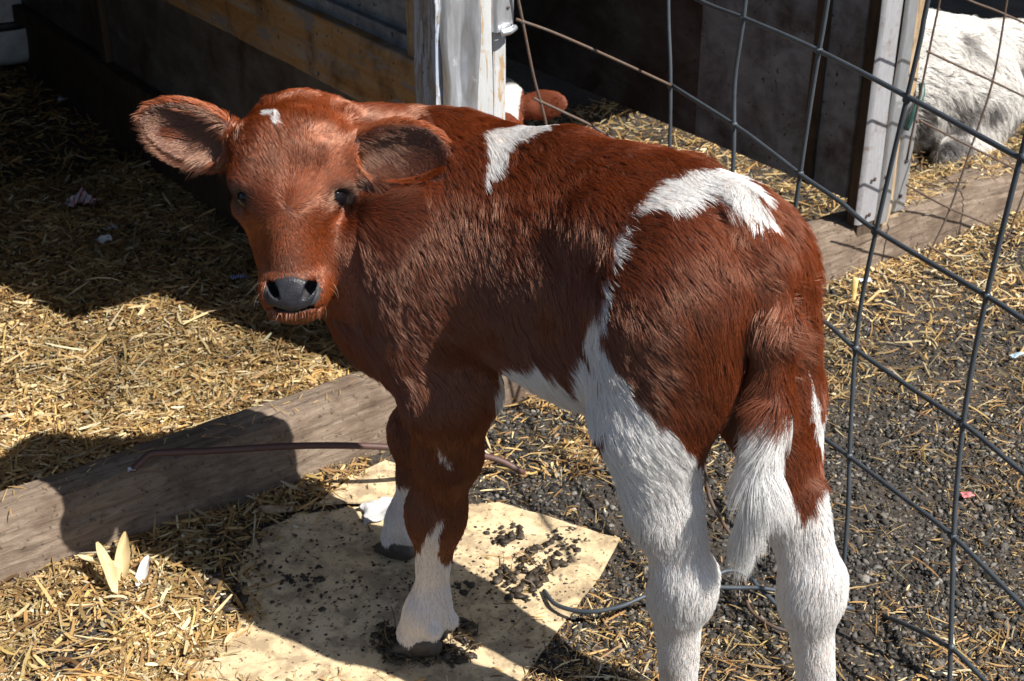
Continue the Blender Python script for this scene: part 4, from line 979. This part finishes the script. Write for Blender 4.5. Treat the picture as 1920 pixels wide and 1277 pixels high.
M_MUCK = col_mat('manure', 0.6, 0.45, 0, 120)
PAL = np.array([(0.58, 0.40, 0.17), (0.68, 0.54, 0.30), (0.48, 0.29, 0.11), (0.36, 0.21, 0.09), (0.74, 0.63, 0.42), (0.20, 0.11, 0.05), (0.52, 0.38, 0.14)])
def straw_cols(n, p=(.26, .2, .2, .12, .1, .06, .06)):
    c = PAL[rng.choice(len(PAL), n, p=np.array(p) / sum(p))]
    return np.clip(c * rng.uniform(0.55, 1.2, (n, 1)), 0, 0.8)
def scatter_sn(n, s0, s1, n0, n1, power=1.0):
    s = rng.uniform(s0, s1, n); q = n0 + (n1 - n0) * rng.random(n) ** power
    P = BA + BS * s[:, None] + BN * q[:, None]; P[:, 2] = ground_z(P[:, 0], P[:, 1]); return P
def screen_in(P, margin=120):
    D = P[:, 1] * _c - (P[:, 2] - CAM_H) * _s; x = 960 + FPX * P[:, 0] / D; y = 638.5 - FPX * (P[:, 1] * _s + (P[:, 2] - CAM_H) * _c) / D
    return (x > -margin * 3) & (x < 1920 + margin * 3) & (y > -margin) & (y < 1277 + margin * 3), x, y
def layer(P, depth):
    P = P.copy(); P[:, 2] += rng.uniform(0.0, depth, len(P)) + 0.002; return P
# bedding: a chopped under-layer and longer stalks on top
def bedding(name, P, lmin, lmax, wmin, wmax, depth, tilt=0.28, pal=None):
    n = len(P); L = lmin + (lmax - lmin) * rng.random(n) ** 3.2; w = wmin * 0.7 + (wmax - wmin * 0.7) * rng.random(n) ** 1.6
    return strips(name, layer(P, depth), L, w, (straw_cols(n) if pal is None else straw_cols(n, pal)) * np.clip(0.92 + 0.55 * fbm(P * [1, 1, 0], 7, 3, 111) + 0.25 * fbm(P * [1, 1, 0], 2.5, 2, 112), 0.3, 1.2)[:, None], M_STRAW, tilt, 0.13)
bedding('straw_bedding', scatter_sn(120000, -0.75, 0.90, 0.085, 1.5, 1.15), 0.004, 0.046, 0.0010, 0.0066, 0.016)
bedding('straw_bedding', scatter_sn(6500, -0.75, 0.90, 0.085, 1.3, 1.15), 0.03, 0.13, 0.0016, 0.0052, 0.024, 0.2)
bedding('straw_bedding', scatter_sn(26000, -1.4, 0.86, 1.2, 3.4), 0.02, 0.09, 0.003, 0.006, 0.02, 0.3, (.2, .1, .3, .2, .05, .1, .05))
bedding('straw_bedding', scatter_sn(22000, 0.92, 2.06, 0.11, 2.4), 0.012, 0.07, 0.0025, 0.0055, 0.022)
bedding('straw_bedding', scatter_sn(11000, 2.06, 3.3, 0.06, 1.2, 1.4), 0.012, 0.07, 0.0025, 0.005, 0.02)
# straw blown in front: thick at the lower left, a drift against the right timber, thin elsewhere
def px_scatter(n, x0, x1, y0, y1, dens=None):
    x = rng.uniform(x0, x1, n); y = y0 + (y1 - y0) * rng.random(n)
    if dens is not None:
        k = rng.random(n) < dens(x, y); x, y = x[k], y[k]
    P = np.array([at_z(a, b, 0.0) for a, b in zip(x, y)]); P[:, 2] = ground_z(P[:, 0], P[:, 1]); return P
def sill_front(P, gap=0.016): return ((P - BA) @ BN) < -gap
def clumpy(P, sc, lo, hi, seed): return np.clip((fbm(P * [1, 1, 0], sc, 3, seed) - lo) / (hi - lo), 0, 1)
def drop(P, keep): return P[rng.random(len(P)) < keep]
def card_side(x, y):   # 1 left of the cardboard, fading over it
    edge = np.interp(y, [900, 960, 1010, 1090, 1150, 1200, 1277, 1400], [640, 560, 470, 440, 430, 390, 330, 250])
    return np.clip((edge + 85 - x) / 150, 0, 1) ** 0.8
P = px_scatter(42000, -260, 700, 880, 1480, card_side); P = P[sill_front(P)]; P = drop(P, 0.12 + 0.88 * clumpy(P, 6, -0.55, -0.1, 71))
bedding('loose_straw', P, 0.004, 0.050, 0.0010, 0.0062, 0.014)
P = px_scatter(2600, -260, 640, 900, 1480, card_side); P = P[sill_front(P)]
bedding('loose_straw', P, 0.03, 0.10, 0.002, 0.006, 0.02, 0.3)
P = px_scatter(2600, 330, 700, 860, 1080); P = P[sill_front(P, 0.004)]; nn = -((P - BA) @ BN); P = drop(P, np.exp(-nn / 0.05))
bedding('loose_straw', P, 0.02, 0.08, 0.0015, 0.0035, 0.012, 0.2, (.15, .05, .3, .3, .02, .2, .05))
P = px_scatter(1500, 560, 960, 800, 1000); P = P[sill_front(P, 0.004)]; nn = -((P - BA) @ BN); P = drop(P, np.exp(-nn / 0.045))
bedding('loose_straw', P, 0.01, 0.05, 0.0015, 0.0035, 0.012, 0.2)
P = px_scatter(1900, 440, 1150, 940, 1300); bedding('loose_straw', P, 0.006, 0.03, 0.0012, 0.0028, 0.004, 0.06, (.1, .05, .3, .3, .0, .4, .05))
P = px_scatter(16000, 1480, 2100, 330, 760); P = P[sill_front(P, 0.014)]; nn = -((P - BA) @ BN); P = drop(P, np.clip(np.exp(-(nn / 0.26) ** 2) + 0.10, 0, 1) * (0.25 + 0.75 * clumpy(P, 5, -0.4, 0.1, 73)))
bedding('loose_straw', P, 0.01, 0.06, 0.0018, 0.0048, 0.016, 0.3)
P = px_scatter(22000, 880, 2100, 540, 1500); P = P[sill_front(P, 0.014)]; P = drop(P, 0.08 + 0.85 * clumpy(P, 6, -0.15, 0.5, 75))
bedding('loose_straw', P, 0.006, 0.062, 0.0010, 0.0034, 0.012, 0.2, (.2, .12, .28, .2, .06, .12, .06))
P = px_scatter(30000, 880, 2100, 480, 1500); P = P[sill_front(P, 0.014)]; P = drop(P, 0.10 + 0.9 * clumpy(P, 4, -0.35, 0.35, 76))
bedding('chaff', P, 0.003, 0.016, 0.0009, 0.0022, 0.008, 0.3, (.2, .15, .25, .2, .1, .1, .05))
P = px_scatter(2200, 860, 1130, 700, 900); bedding('loose_straw', drop(P, 0.2 + 0.7 * clumpy(P, 8, -0.2, 0.3, 77)), 0.012, 0.07, 0.0018, 0.0045, 0.014, 0.25, (.2, .1, .3, .25, .05, .1, .05))
# the same litter carries on round the place
def rect(n, x0, x1, y0, y1):
    P = np.stack([rng.uniform(x0, x1, n), rng.uniform(y0, y1, n), np.zeros(n)], 1); P = P[sill_front(P, 0.02)]; P[:, 2] = ground_z(P[:, 0], P[:, 1]); return P
P = np.vstack([rect(16000, -1.5, -0.25, 0.6, 1.56), rect(9000, -1.9, -0.75, 1.2, 2.2)]); bedding('loose_straw', drop(P, 0.15 + 0.85 * clumpy(P, 6, -0.55, -0.1, 71)), 0.006, 0.055, 0.0014, 0.006, 0.014)
P = np.vstack([rect(14000, -0.3, 2.2, 0.6, 1.56), rect(16000, 1.0, 2.6, 1.5, 3.6)]); bedding('loose_straw', drop(P, 0.08 + 0.85 * clumpy(P, 6, -0.15, 0.5, 75)), 0.010, 0.075, 0.0014, 0.0042, 0.014, 0.2)
# straw lying on the beams
P = scatter_sn(160, -0.2, 0.8, 0.0, 0.09); P[:, 2] = 0.124; bedding('loose_straw', P, 0.01, 0.04, 0.001, 0.0025, 0.003, 0.05)
P = scatter_sn(1500, 2.08, 3.2, 0.01, 0.12); P[:, 2] = 0.120; bedding('loose_straw', drop(P, clumpy(P, 8, -0.3, 0.2, 79)), 0.015, 0.06, 0.0015, 0.004, 0.012, 0.2)
# gravel and crumbled earth
def stones(n, x0, x1, y0, y1, smin, smax, seed, thr=(-0.5, 0.1), bright=1.0):
    P = px_scatter(n, x0, x1, y0, y1); P = P[sill_front(P, 0.02)]; P = drop(P, 0.25 + 0.75 * clumpy(P, 6, thr[0], thr[1], seed))
    k = len(P); sz = smin + (smax - smin) * rng.random(k) ** 3.0; P[:, 2] += sz * 0.2
    g = rng.choice([0.028, 0.05, 0.085, 0.14, 0.24], k, p=[.32, .28, .22, .13, .05]) * rng.uniform(0.8, 1.2, k) * bright
    return lumps('gravel', P, sz, np.stack([g * 1.08, g, g * 0.91], 1), M_STONE, 0.7, 0.32)
stones(60000, 900, 2120, 760, 1500, 0.0011, 0.0062, 81)
stones(22000, 860, 2120, 450, 900, 0.0012, 0.0060, 83)
stones(900, 960, 2000, 860, 1450, 0.004, 0.012, 85, (-0.2, 0.3), 1.0)
stones(3500, -200, 560, 950, 1450, 0.0015, 0.007, 87, (-0.1, 0.5), 0.7)

def stones_at(P, smin, smax):
    k = len(P); sz = smin + (smax - smin) * rng.random(k) ** 3.0; P[:, 2] += sz * 0.2
    g = rng.choice([0.028, 0.05, 0.085, 0.14, 0.24], k, p=[.32, .28, .22, .13, .05]) * rng.uniform(0.8, 1.2, k)
    return lumps('gravel', P, sz, np.stack([g * 1.08, g, g * 0.91], 1), M_STONE, 0.7, 0.32)
stones_at(np.vstack([rect(14000, -0.3, 2.2, 0.6, 1.56), rect(14000, 1.0, 2.6, 1.5, 3.6)]), 0.0014, 0.0062)
# ------------------------------------------------------------------ cardboard
def card_mat():
    m, nt, b = new_mat('tan_cardboard')
    n1 = nz(nt, coords(nt), 5, 5, 0.6); n2 = nz(nt, coords(nt), 26, 5, 0.7, 0.4); n3 = nz(nt, coords(nt), 110, 3, 0.6)
    c = ramp(nt, ((0.3, (0.62, 0.475, 0.275)), (0.7, (0.72, 0.57, 0.36))), n1)
    c = mixc(nt, ramp(nt, ((0.42, (0, 0, 0)), (0.60, (0.70,) * 3)), n2), c, (0.23, 0.165, 0.105))
    c = mixc(nt, ramp(nt, ((0.60, (0, 0, 0)), (0.65, (0.8,) * 3)), n3), c, (0.09, 0.06, 0.04))
    nt.links.new(c, b.inputs['Base Color']); b.inputs['Roughness'].default_value = 0.7
    bump(nt, b, n2, 0.12, 0.003)
    return m
M_CARD = card_mat(); M_CARDEDGE = plain('cardboard_edge', (0.45, 0.31, 0.17), 0.8, nsc=150)
def sheet(name, px, z0, amp, seed, label, cat, lift=None):
    bm = bmesh.new(); vs = [bm.verts.new(Vector(at_z(x, y, z0))) for x, y in px]; bm.faces.new(vs)
    bmesh.ops.triangulate(bm, faces=bm.faces[:])
    for _ in range(5):
        es = [e for e in bm.edges if e.calc_length() > 0.035]
        if es: bmesh.ops.subdivide_edges(bm, edges=es, cuts=1, use_grid_fill=False); bmesh.ops.triangulate(bm, faces=[f for f in bm.faces if len(f.verts) > 3])
    for v in bm.verts:
        v.co.z += amp * mnoise.noise(Vector((v.co.x * 5 + seed, v.co.y * 5, 0)))
        if v.is_boundary:
            v.co += 0.003 * mnoise.noise_vector(v.co * 40)
        if lift: v.co.z += lift(v.co)
    for f in bm.faces:
        if f.normal.z < 0: f.normal_flip()
    g = bmesh.ops.extrude_face_region(bm, geom=bm.faces[:])
    for v in [q for q in g['geom'] if isinstance(q, bmesh.types.BMVert)]: v.co.z += 0.0032
    o = bm_obj(name, bm, M_CARD, None, False); setp(o, label, cat); return o
CARD = [(330, 1245), (420, 1195), (462, 1140), (447, 1090), (458, 1035), (495, 992), (560, 968), (640, 955), (760, 944), (870, 948), (935, 944), (1040, 975), (1161, 1026), (1120, 1092), (1062, 1160), (1017, 1222), (960, 1300), (900, 1390), (700, 1410), (480, 1350)]
_tip = at_z(1161, 1026, 0.0)
sheet('cardboard_sheet', CARD, 0.004, 0.004, 3.0, 'dirty tan cardboard sheet on the ground under the front hooves', 'cardboard', lambda c: 0.02 * max(0, 1 - math.hypot(c.x - _tip[0], c.y - _tip[1]) / 0.16) ** 2)
sheet('cardboard_piece', [(596, 948), (655, 900), (722, 863), (790, 880), (830, 905), (800, 932), (700, 942)], 0.006, 0.004, 9.0, 'smaller torn tan cardboard piece between the beam and the far front leg', 'cardboard')
def heap(n, x, y, rx, ry, smin, smax, z=0.010, spread=0.5):
    a = rng.uniform(0, 2 * np.pi, n); r = rng.random(n) ** spread
    P = np.array([at_z(x + rx * math.cos(t) * q, y + ry * math.sin(t) * q, 0.0) for t, q in zip(a, r)]); P[:, 2] = z + rng.random(n) * 0.010 * (1 - r)
    return P, smin + (smax - smin) * rng.random(n) ** 2
hp = [heap(60, 975, 1095, 48, 40, 0.003, 0.011), heap(40, 1030, 1050, 60, 26, 0.003, 0.010), heap(26, 950, 1012, 40, 22, 0.003, 0.009), heap(12, 872, 1108, 18, 14, 0.003, 0.009),
      heap(70, 735, 1205, 40, 32, 0.003, 0.010), heap(70, 860, 1210, 44, 40, 0.003, 0.010), heap(60, 795, 1245, 80, 18, 0.003, 0.010), heap(50, 770, 1040, 66, 18, 0.003, 0.009), heap(40, 1070, 1015, 46, 30, 0.002, 0.006),
      heap(60, 415, 1120, 40, 50, 0.003, 0.011), heap(40, 470, 1075, 40, 60, 0.002, 0.006), heap(30, 570, 1098, 40, 14, 0.002, 0.007), heap(1500, 790, 1110, 380, 170, 0.0006, 0.0034, 0.006, 0.75), heap(30, 540, 1090, 130, 90, 0.002, 0.006, 0.009, 0.8)]
P = np.vstack([a for a, b in hp]); S_ = np.concatenate([b for a, b in hp]); g = rng.uniform(0.018, 0.055, len(P))
lumps('manure_crumbs', P, S_, np.stack([g * 1.35, g, g * 0.70], 1), M_MUCK, 0.36, 0.30, smooth=True)
P = np.vstack([heap(26, 735, 1205, 50, 36, 1, 1)[0], heap(30, 860, 1215, 52, 40, 1, 1)[0], heap(26, 985, 1085, 50, 40, 1, 1)[0], heap(20, 795, 1248, 90, 20, 1, 1)[0]])
strips('manure_stalks', P + [0, 0, 0.006], rng.uniform(0.012, 0.04, len(P)), rng.uniform(0.0012, 0.003, len(P)), np.array([0.10, 0.065, 0.03]) * rng.uniform(0.6, 2.2, (len(P), 1)), M_STRAW, 0.4, 0.5)

# ------------------------------------------------------------------ litter, husks and bits
def scrap(name, x, y, z, wx, wy, col, label, cat, seed, rz=0.3, crease=0.35, mat=None):
    n = 9; u = np.linspace(-.5, .5, n); U, Vv = np.meshgrid(u, u, indexing='ij')
    P = np.stack([U.ravel() * wx, Vv.ravel() * wy, 0 * U.ravel()], 1)
    d = fbm(P, 2.6 / max(wx, wy), 2, seed); d2 = np.abs(fbm(P, 4.5 / max(wx, wy), 2, seed + 1))
    P[:, 2] = max(wx, wy) * crease * (d * 0.6 + d2 * 0.6); P[:, 0] *= 1 + 0.35 * fbm(P, 3 / wx, 1, seed + 2); P[:, 1] *= 1 + 0.3 * fbm(P, 3 / wy, 1, seed + 3)
    P[:, 2] -= P[:, 2].min()
    c, s = math.cos(rz), math.sin(rz); P = P @ np.array([[c, s, 0], [-s, c, 0], [0, 0, 1]])
    i, j = np.meshgrid(np.arange(n - 1), np.arange(n - 1), indexing='ij'); a = (i * n + j).ravel()
    w = at_z(x, y, z)
    if z < 0.12: w = at_z(x, y, gz(w[0], w[1]) + 0.012); w = at_z(x, y, gz(w[0], w[1]) + (0.012 if y > 900 else 0.020))
    o = mesh_np(name, P, np.stack([a, a + n, a + n + 1, a + 1], 1), mat or plain(name + '_paper', col, 0.5, nsc=60, var=0.12), None, True, np.tile(col, (n * n, 1)))
    o.location = w; setp(o, label, cat); return o
def printed(name, c0, c1, scale, kind='BANDS', thr=0.5):
    m, nt, b = new_mat(name); w = nt.nodes.new('ShaderNodeTexWave'); w.inputs['Scale'].default_value = scale; w.inputs['Distortion'].default_value = 0.6; w.inputs['Detail'].default_value = 3
    nt.links.new(coords(nt, (1, 0.35, 1)), w.inputs['Vector']); nt.links.new(ramp(nt, ((thr - .03, c0), (thr + .03, c1)), w.outputs[0]), b.inputs['Base Color']); b.inputs['Roughness'].default_value = 0.45
    return m
scrap('crumpled_wrapper', 712, 962, 0.010, 0.062, 0.048, (0.72, 0.70, 0.68), 'crumpled white printed wrapper beside the far front hoof', 'wrapper', 5, 0.5, 0.35, printed('printed_wrapper', (0.30, 0.30, 0.32), (0.72, 0.70, 0.68), 160))
scrap('torn_packet', 150, 385, 0.05, 0.075, 0.062, (0.6, 0.5, 0.55), 'torn white and red paper packet on the shaded straw', 'wrapper', 6, 0.9, 0.5, printed('printed_packet', (0.55, 0.10, 0.09), (0.78, 0.78, 0.86), 22, thr=0.22))
scrap('paper_scrap', 194, 452, 0.05, 0.036, 0.026, (0.80, 0.82, 0.88), 'small white paper scrap on dark straw below the red packet', 'scrap', 7)
scrap('paper_scrap', 212, 428, 0.05, 0.020, 0.016, (0.40, 0.42, 0.52), 'tiny pale lilac paper scrap on the dark straw', 'scrap', 8)
scrap('paper_scrap', 118, 188, 0.09, 0.030, 0.026, (0.50, 0.55, 0.75), 'pale blue paper scrap in the dark far end of the left pen', 'scrap', 9)
scrap('blue_wrapper', 452, 523, 0.045, 0.040, 0.016, (0.10, 0.14, 0.42), 'dark blue printed wrapper strip on the straw beside the muzzle', 'wrapper', 10, 0.2, 0.35, printed('printed_blue', (0.55, 0.58, 0.66), (0.07, 0.10, 0.36), 60, thr=0.3))
scrap('paper_scrap', 247, 881, 0.132, 0.012, 0.011, (0.7, 0.72, 0.78), 'tiny white scrap on the beam at the end of the bent rod', 'scrap', 11)
scrap('pink_scrap', 1813, 929, 0.012, 0.020, 0.014, (0.60, 0.18, 0.19), 'small pink plastic scrap on the dark ground behind the fence', 'scrap', 12, 0.4)
scrap('blue_scrap', 1908, 668, 0.016, 0.030, 0.014, (0.42, 0.55, 0.68), 'pale blue plastic scrap on the straw near the right fence wire', 'scrap', 13)
scrap('foil_scrap', 1622, 527, 0.03, 0.030, 0.016, (0.60, 0.68, 0.76), 'shiny pale blue scrap on the ground below the right tin clad post', 'scrap', 14)
def husk(x, y, z, L, W, rz, pit, col, label, seed):
    n, k = 14, 5; V = []
    for i in range(n):
        t = i / (n - 1); w = W * math.sin(math.pi * min(1, t * 0.92 + 0.06)) ** 0.7
        for j in range(k):
            q = j / (k - 1) - .5; V.append((L * (t - .5), w * q, 0.30 * w * (4 * q * q) + 0.10 * L * math.sin(t * 2.4 + seed) + 0.002 * math.sin(seed + 9 * t + 5 * q)))
    V = np.array(V); a = np.array([i * k + j for i in range(n - 1) for j in range(k - 1)])
    o = mesh_np('dry_husk', V, np.stack([a, a + k, a + k + 1, a + 1], 1), M_STRAW, None, True, np.tile(col, (len(V), 1)))
    o.location = at_z(x, y, z); o.rotation_euler = (0.2, pit, rz); setp(o, label, 'husk', 'dry husks in front of the beam'); return o
husk(198, 1066, 0.045, 0.090, 0.020, 2.1, -0.75, (0.62, 0.50, 0.28), 'pale pointed dry husk leaning across the broad tan husk', 1)
husk(186, 1054, 0.050, 0.075, 0.014, 2.9, -0.35, (0.66, 0.55, 0.34), 'thin pale husk lying low at the left of the two upright husks', 2)
husk(229, 1050, 0.036, 0.090, 0.024, 1.5, -0.9, (0.55, 0.42, 0.22), 'broad tan husk standing on end against the beam', 3)
husk(268, 1070, 0.026, 0.050, 0.018, 1.2, -0.7, (0.70, 0.68, 0.66), 'short whitish husk standing right of the broad tan husk', 4)
def chip(x, y, z, L, W, T, rz, mat, label, name='wood_chip'):
    bm = bmesh.new(); bmesh.ops.create_cube(bm, size=1.0)
    for v in bm.verts: v.co = Vector((v.co.x * L, v.co.y * W, v.co.z * T))
    bmesh.ops.subdivide_edges(bm, edges=bm.edges[:], cuts=3, use_grid_fill=True)
    for v in bm.verts: v.co += mnoise.noise_vector(v.co * 60) * W * 0.25; v.co.y *= 1 - 0.5 * (abs(v.co.x) / (L / 2)) ** 2
    o = bm_obj(name, bm, mat, None, True); o.location = at_z(x, y, z); o.rotation_euler = (0, 0, rz); setp(o, label, 'wood chip'); return o
chip(518, 955, 0.012, 0.058, 0.014, 0.008, 0.05, W_WARM, 'short pale wood chip in the shade at the foot of the beam')
chip(1600, 555, 0.03, 0.012, 0.012, 0.085, 0.0, plain('yellow_stalk', (0.70, 0.52, 0.20), 0.5), 'upright yellow stalk stub standing behind the calf by the beam', 'straw_stub')

# ------------------------------------------------------------------ drum in the dark corner
def lathe(name, prof, mat, parent, seg=48):
    a = np.linspace(0, 2 * np.pi, seg, endpoint=False); V = np.array([(r * math.cos(t), r * math.sin(t), z) for r, z in prof for t in a]); n = len(prof)
    F4 = [(i * seg + j, i * seg + (j + 1) % seg, (i + 1) * seg + (j + 1) % seg, (i + 1) * seg + j) for i in range(n - 1) for j in range(seg)]
    return mesh_np(name, V, np.array(F4), mat, parent, True)
_d = at_z(2, 96, 0.10)
drum = empty('drum', tuple(_d)); setp(drum, 'pale round drum with dark bands in the dark corner of the left pen', 'drum')
M_DRUM = plain('pale_plastic', (0.55, 0.56, 0.58), 0.4, nsc=20); M_BAND = plain('dark_band', (0.03, 0.028, 0.03), 0.5)
R0 = 0.205
lathe('body', [(0.0, 0.0), (R0 * .80, 0.0), (R0 * .92, 0.02), (R0 * .98, 0.06), (R0, 0.10), (R0, 0.42), (R0 * .96, 0.44), (0, 0.44)], M_DRUM, drum)
for z in (0.115, 0.225, 0.33): lathe('band', [(R0, z), (R0 + 0.006, z + 0.003), (R0 + 0.006, z + 0.024), (R0, z + 0.027)], M_BAND, drum)
# ------------------------------------------------------------------ the animals
make_standing_calf(430000)

def make_resting_white():
    c = barn(2.74, 0.44, 0.0); root = empty('resting_calf', tuple(c), BARN_RZ)
    setp(root, 'white shaggy calf with grey flecks curled up in the right pen', 'calf')
    f = Field((-0.50, -0.36, -0.02), (0.62, 0.52, 0.55), 0.008)
    f.ell((-0.03, 0.04, 0.19), (0.30, 0.20, 0.185), k=0.06)
    f.ell((-0.14, 0.12, 0.24), (0.20, 0.19, 0.17), k=0.06)
    f.ell((0.08, -0.07, 0.14), (0.17, 0.12, 0.13), k=0.05)
    f.cone((0.06, -0.13, 0.08), (-0.12, -0.17, 0.06), 0.05, 0.032, 0.04); f.cone((-0.12, -0.17, 0.06), (0.04, -0.21, 0.045), 0.030, 0.024, 0.03)
    f.cone((0.20, 0.06, 0.20), (0.38, 0.00, 0.22), 0.12, 0.085, 0.06); f.ell((0.44, -0.06, 0.21), (0.085, 0.11, 0.075), k=0.04); f.cone((0.44, -0.10, 0.20), (0.42, -0.24, 0.13), 0.06, 0.042, 0.04)
    f.ell((0.52, 0.0, 0.26), (0.07, 0.02, 0.035), k=0.02)
    V, Q = f.mesh(); V = relax(V, Q, 2, 0.4); N = vnormals(V, Q)
    if (N * (V - V.mean(0))).sum() < 0: N = -N; Q = Q[:, ::-1]
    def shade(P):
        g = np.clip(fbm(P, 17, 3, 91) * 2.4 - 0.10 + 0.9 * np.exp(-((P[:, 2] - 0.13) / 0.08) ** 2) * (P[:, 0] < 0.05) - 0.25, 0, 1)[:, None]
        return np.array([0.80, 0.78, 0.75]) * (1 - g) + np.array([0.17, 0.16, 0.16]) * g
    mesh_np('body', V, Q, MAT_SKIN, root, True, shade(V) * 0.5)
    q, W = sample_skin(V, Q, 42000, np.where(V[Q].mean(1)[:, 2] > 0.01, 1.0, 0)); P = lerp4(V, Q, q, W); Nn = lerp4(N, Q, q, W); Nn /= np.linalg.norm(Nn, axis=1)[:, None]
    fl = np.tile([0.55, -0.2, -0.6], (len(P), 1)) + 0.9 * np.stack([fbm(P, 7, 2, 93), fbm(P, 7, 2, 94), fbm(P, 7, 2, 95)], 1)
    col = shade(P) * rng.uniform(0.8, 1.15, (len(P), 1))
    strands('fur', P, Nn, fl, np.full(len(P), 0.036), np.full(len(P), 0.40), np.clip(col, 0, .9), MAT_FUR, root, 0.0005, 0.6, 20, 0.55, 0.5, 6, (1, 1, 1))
    V2, F2 = uv_ball((0.485, -0.13, 0.235), (0.014, 0.014, 0.014), np.eye(3)); mesh_np('eye', V2, F2, MAT_EYE, root, True)
make_resting_white()

def make_resting_red():
    tip = at_plane(1062, 192, barn(0, 0.72, 0), BN)
    H = HeadFrame((0, 0, 0), (-1, 0.10, 0), (0.06, 0.74, -0.66), (0.0, 0.66, 0.75))
    e = H.p(*EARS[0][1]); o = tip - e
    root = empty('resting_calf', tuple(o * [1, 1, 0])); setp(root, 'red calf lying behind the standing calf, one ear showing beside the post', 'calf')
    H.o = np.array([0, 0, o[2]]); z0 = o[2]
    f = Field((-0.45, -0.75, -0.02), (0.32, 0.25, z0 + 0.22), 0.006)
    f.ell((-0.02, -0.42, 0.14), (0.15, 0.28, 0.13), k=0.05); f.cone((-0.01, -0.22, 0.17), H.p(0, -0.02, -0.10), 0.10, 0.07, 0.05)
    f.cone((0.10, -0.55, 0.08), (0.15, -0.30, 0.05), 0.06, 0.03, 0.04); f.cone((0.08, -0.24, 0.08), (0.12, -0.05, 0.04), 0.04, 0.026, 0.03)
    add_head(f, H, [])
    for eb, et, _, ew in EARS:
        eb, et = H.p(*eb), H.p(*et); eA = unit(et - eb); eL = np.linalg.norm(et - eb); eB = H.N * 1.0 + H.M * 0.45; eB = unit(eB - eA * (eB @ eA))
        f.cone(eb - eA * 0.02, eb + eA * 0.04, 0.022, 0.024, 0.02); f.ell(eb + eA * 0.53 * eL, (0.5 * eL, ew + 0.002, 0.013), (eA, np.cross(eA, eB), eB), 0.012)
    V, Q = f.mesh(); V = relax(V, Q, 1, 0.4); N = vnormals(V, Q)
    if (N * (V - V.mean(0))).sum() < 0: N = -N; Q = Q[:, ::-1]
    def shade(P):
        h = H.inv(P); w = (np.abs(h[:, 0]) < 0.075 + 0.006 * fbm(P, 40, 2, 97)) & (np.linalg.norm(h - [0, 0.02, -0.05], axis=1) < 0.17)
        return np.where(w[:, None], WHITE * 0.95, BROWN * 1.25), w
    c, _ = shade(V); mesh_np('body', V, Q, MAT_SKIN, root, True, c * 0.55)
    head_parts(H, root, lambda X: X, False)
    hd = np.linalg.norm(V[Q].mean(1) - H.o, axis=1) < 0.26
    q, W = sample_skin(V, Q, 30000, np.where(hd, 3.0, 1.0)); P = lerp4(V, Q, q, W); Nn = lerp4(N, Q, q, W); Nn /= np.linalg.norm(Nn, axis=1)[:, None]
    h = H.inv(P); ear = np.abs(h[:, 0]) > 0.085
    fl = np.tile([0.1, -0.9, -0.3], (len(P), 1)); fl[ear] = H.S * np.sign(h[ear, 0])[:, None] - H.N * 0.3
    c, _ = shade(P)
    strands('fur', P, Nn, fl, np.where(np.linalg.norm(P - H.o, axis=1) < 0.24, 0.0055, 0.022), np.full(len(P), 0.2), np.clip(c * rng.uniform(0.8, 1.2, (len(P), 1)), 0, .9), MAT_FUR, root, 0.0004, 0.4, 14, 0.25, 0.3, 6, (1, 1, 1))
make_resting_red()
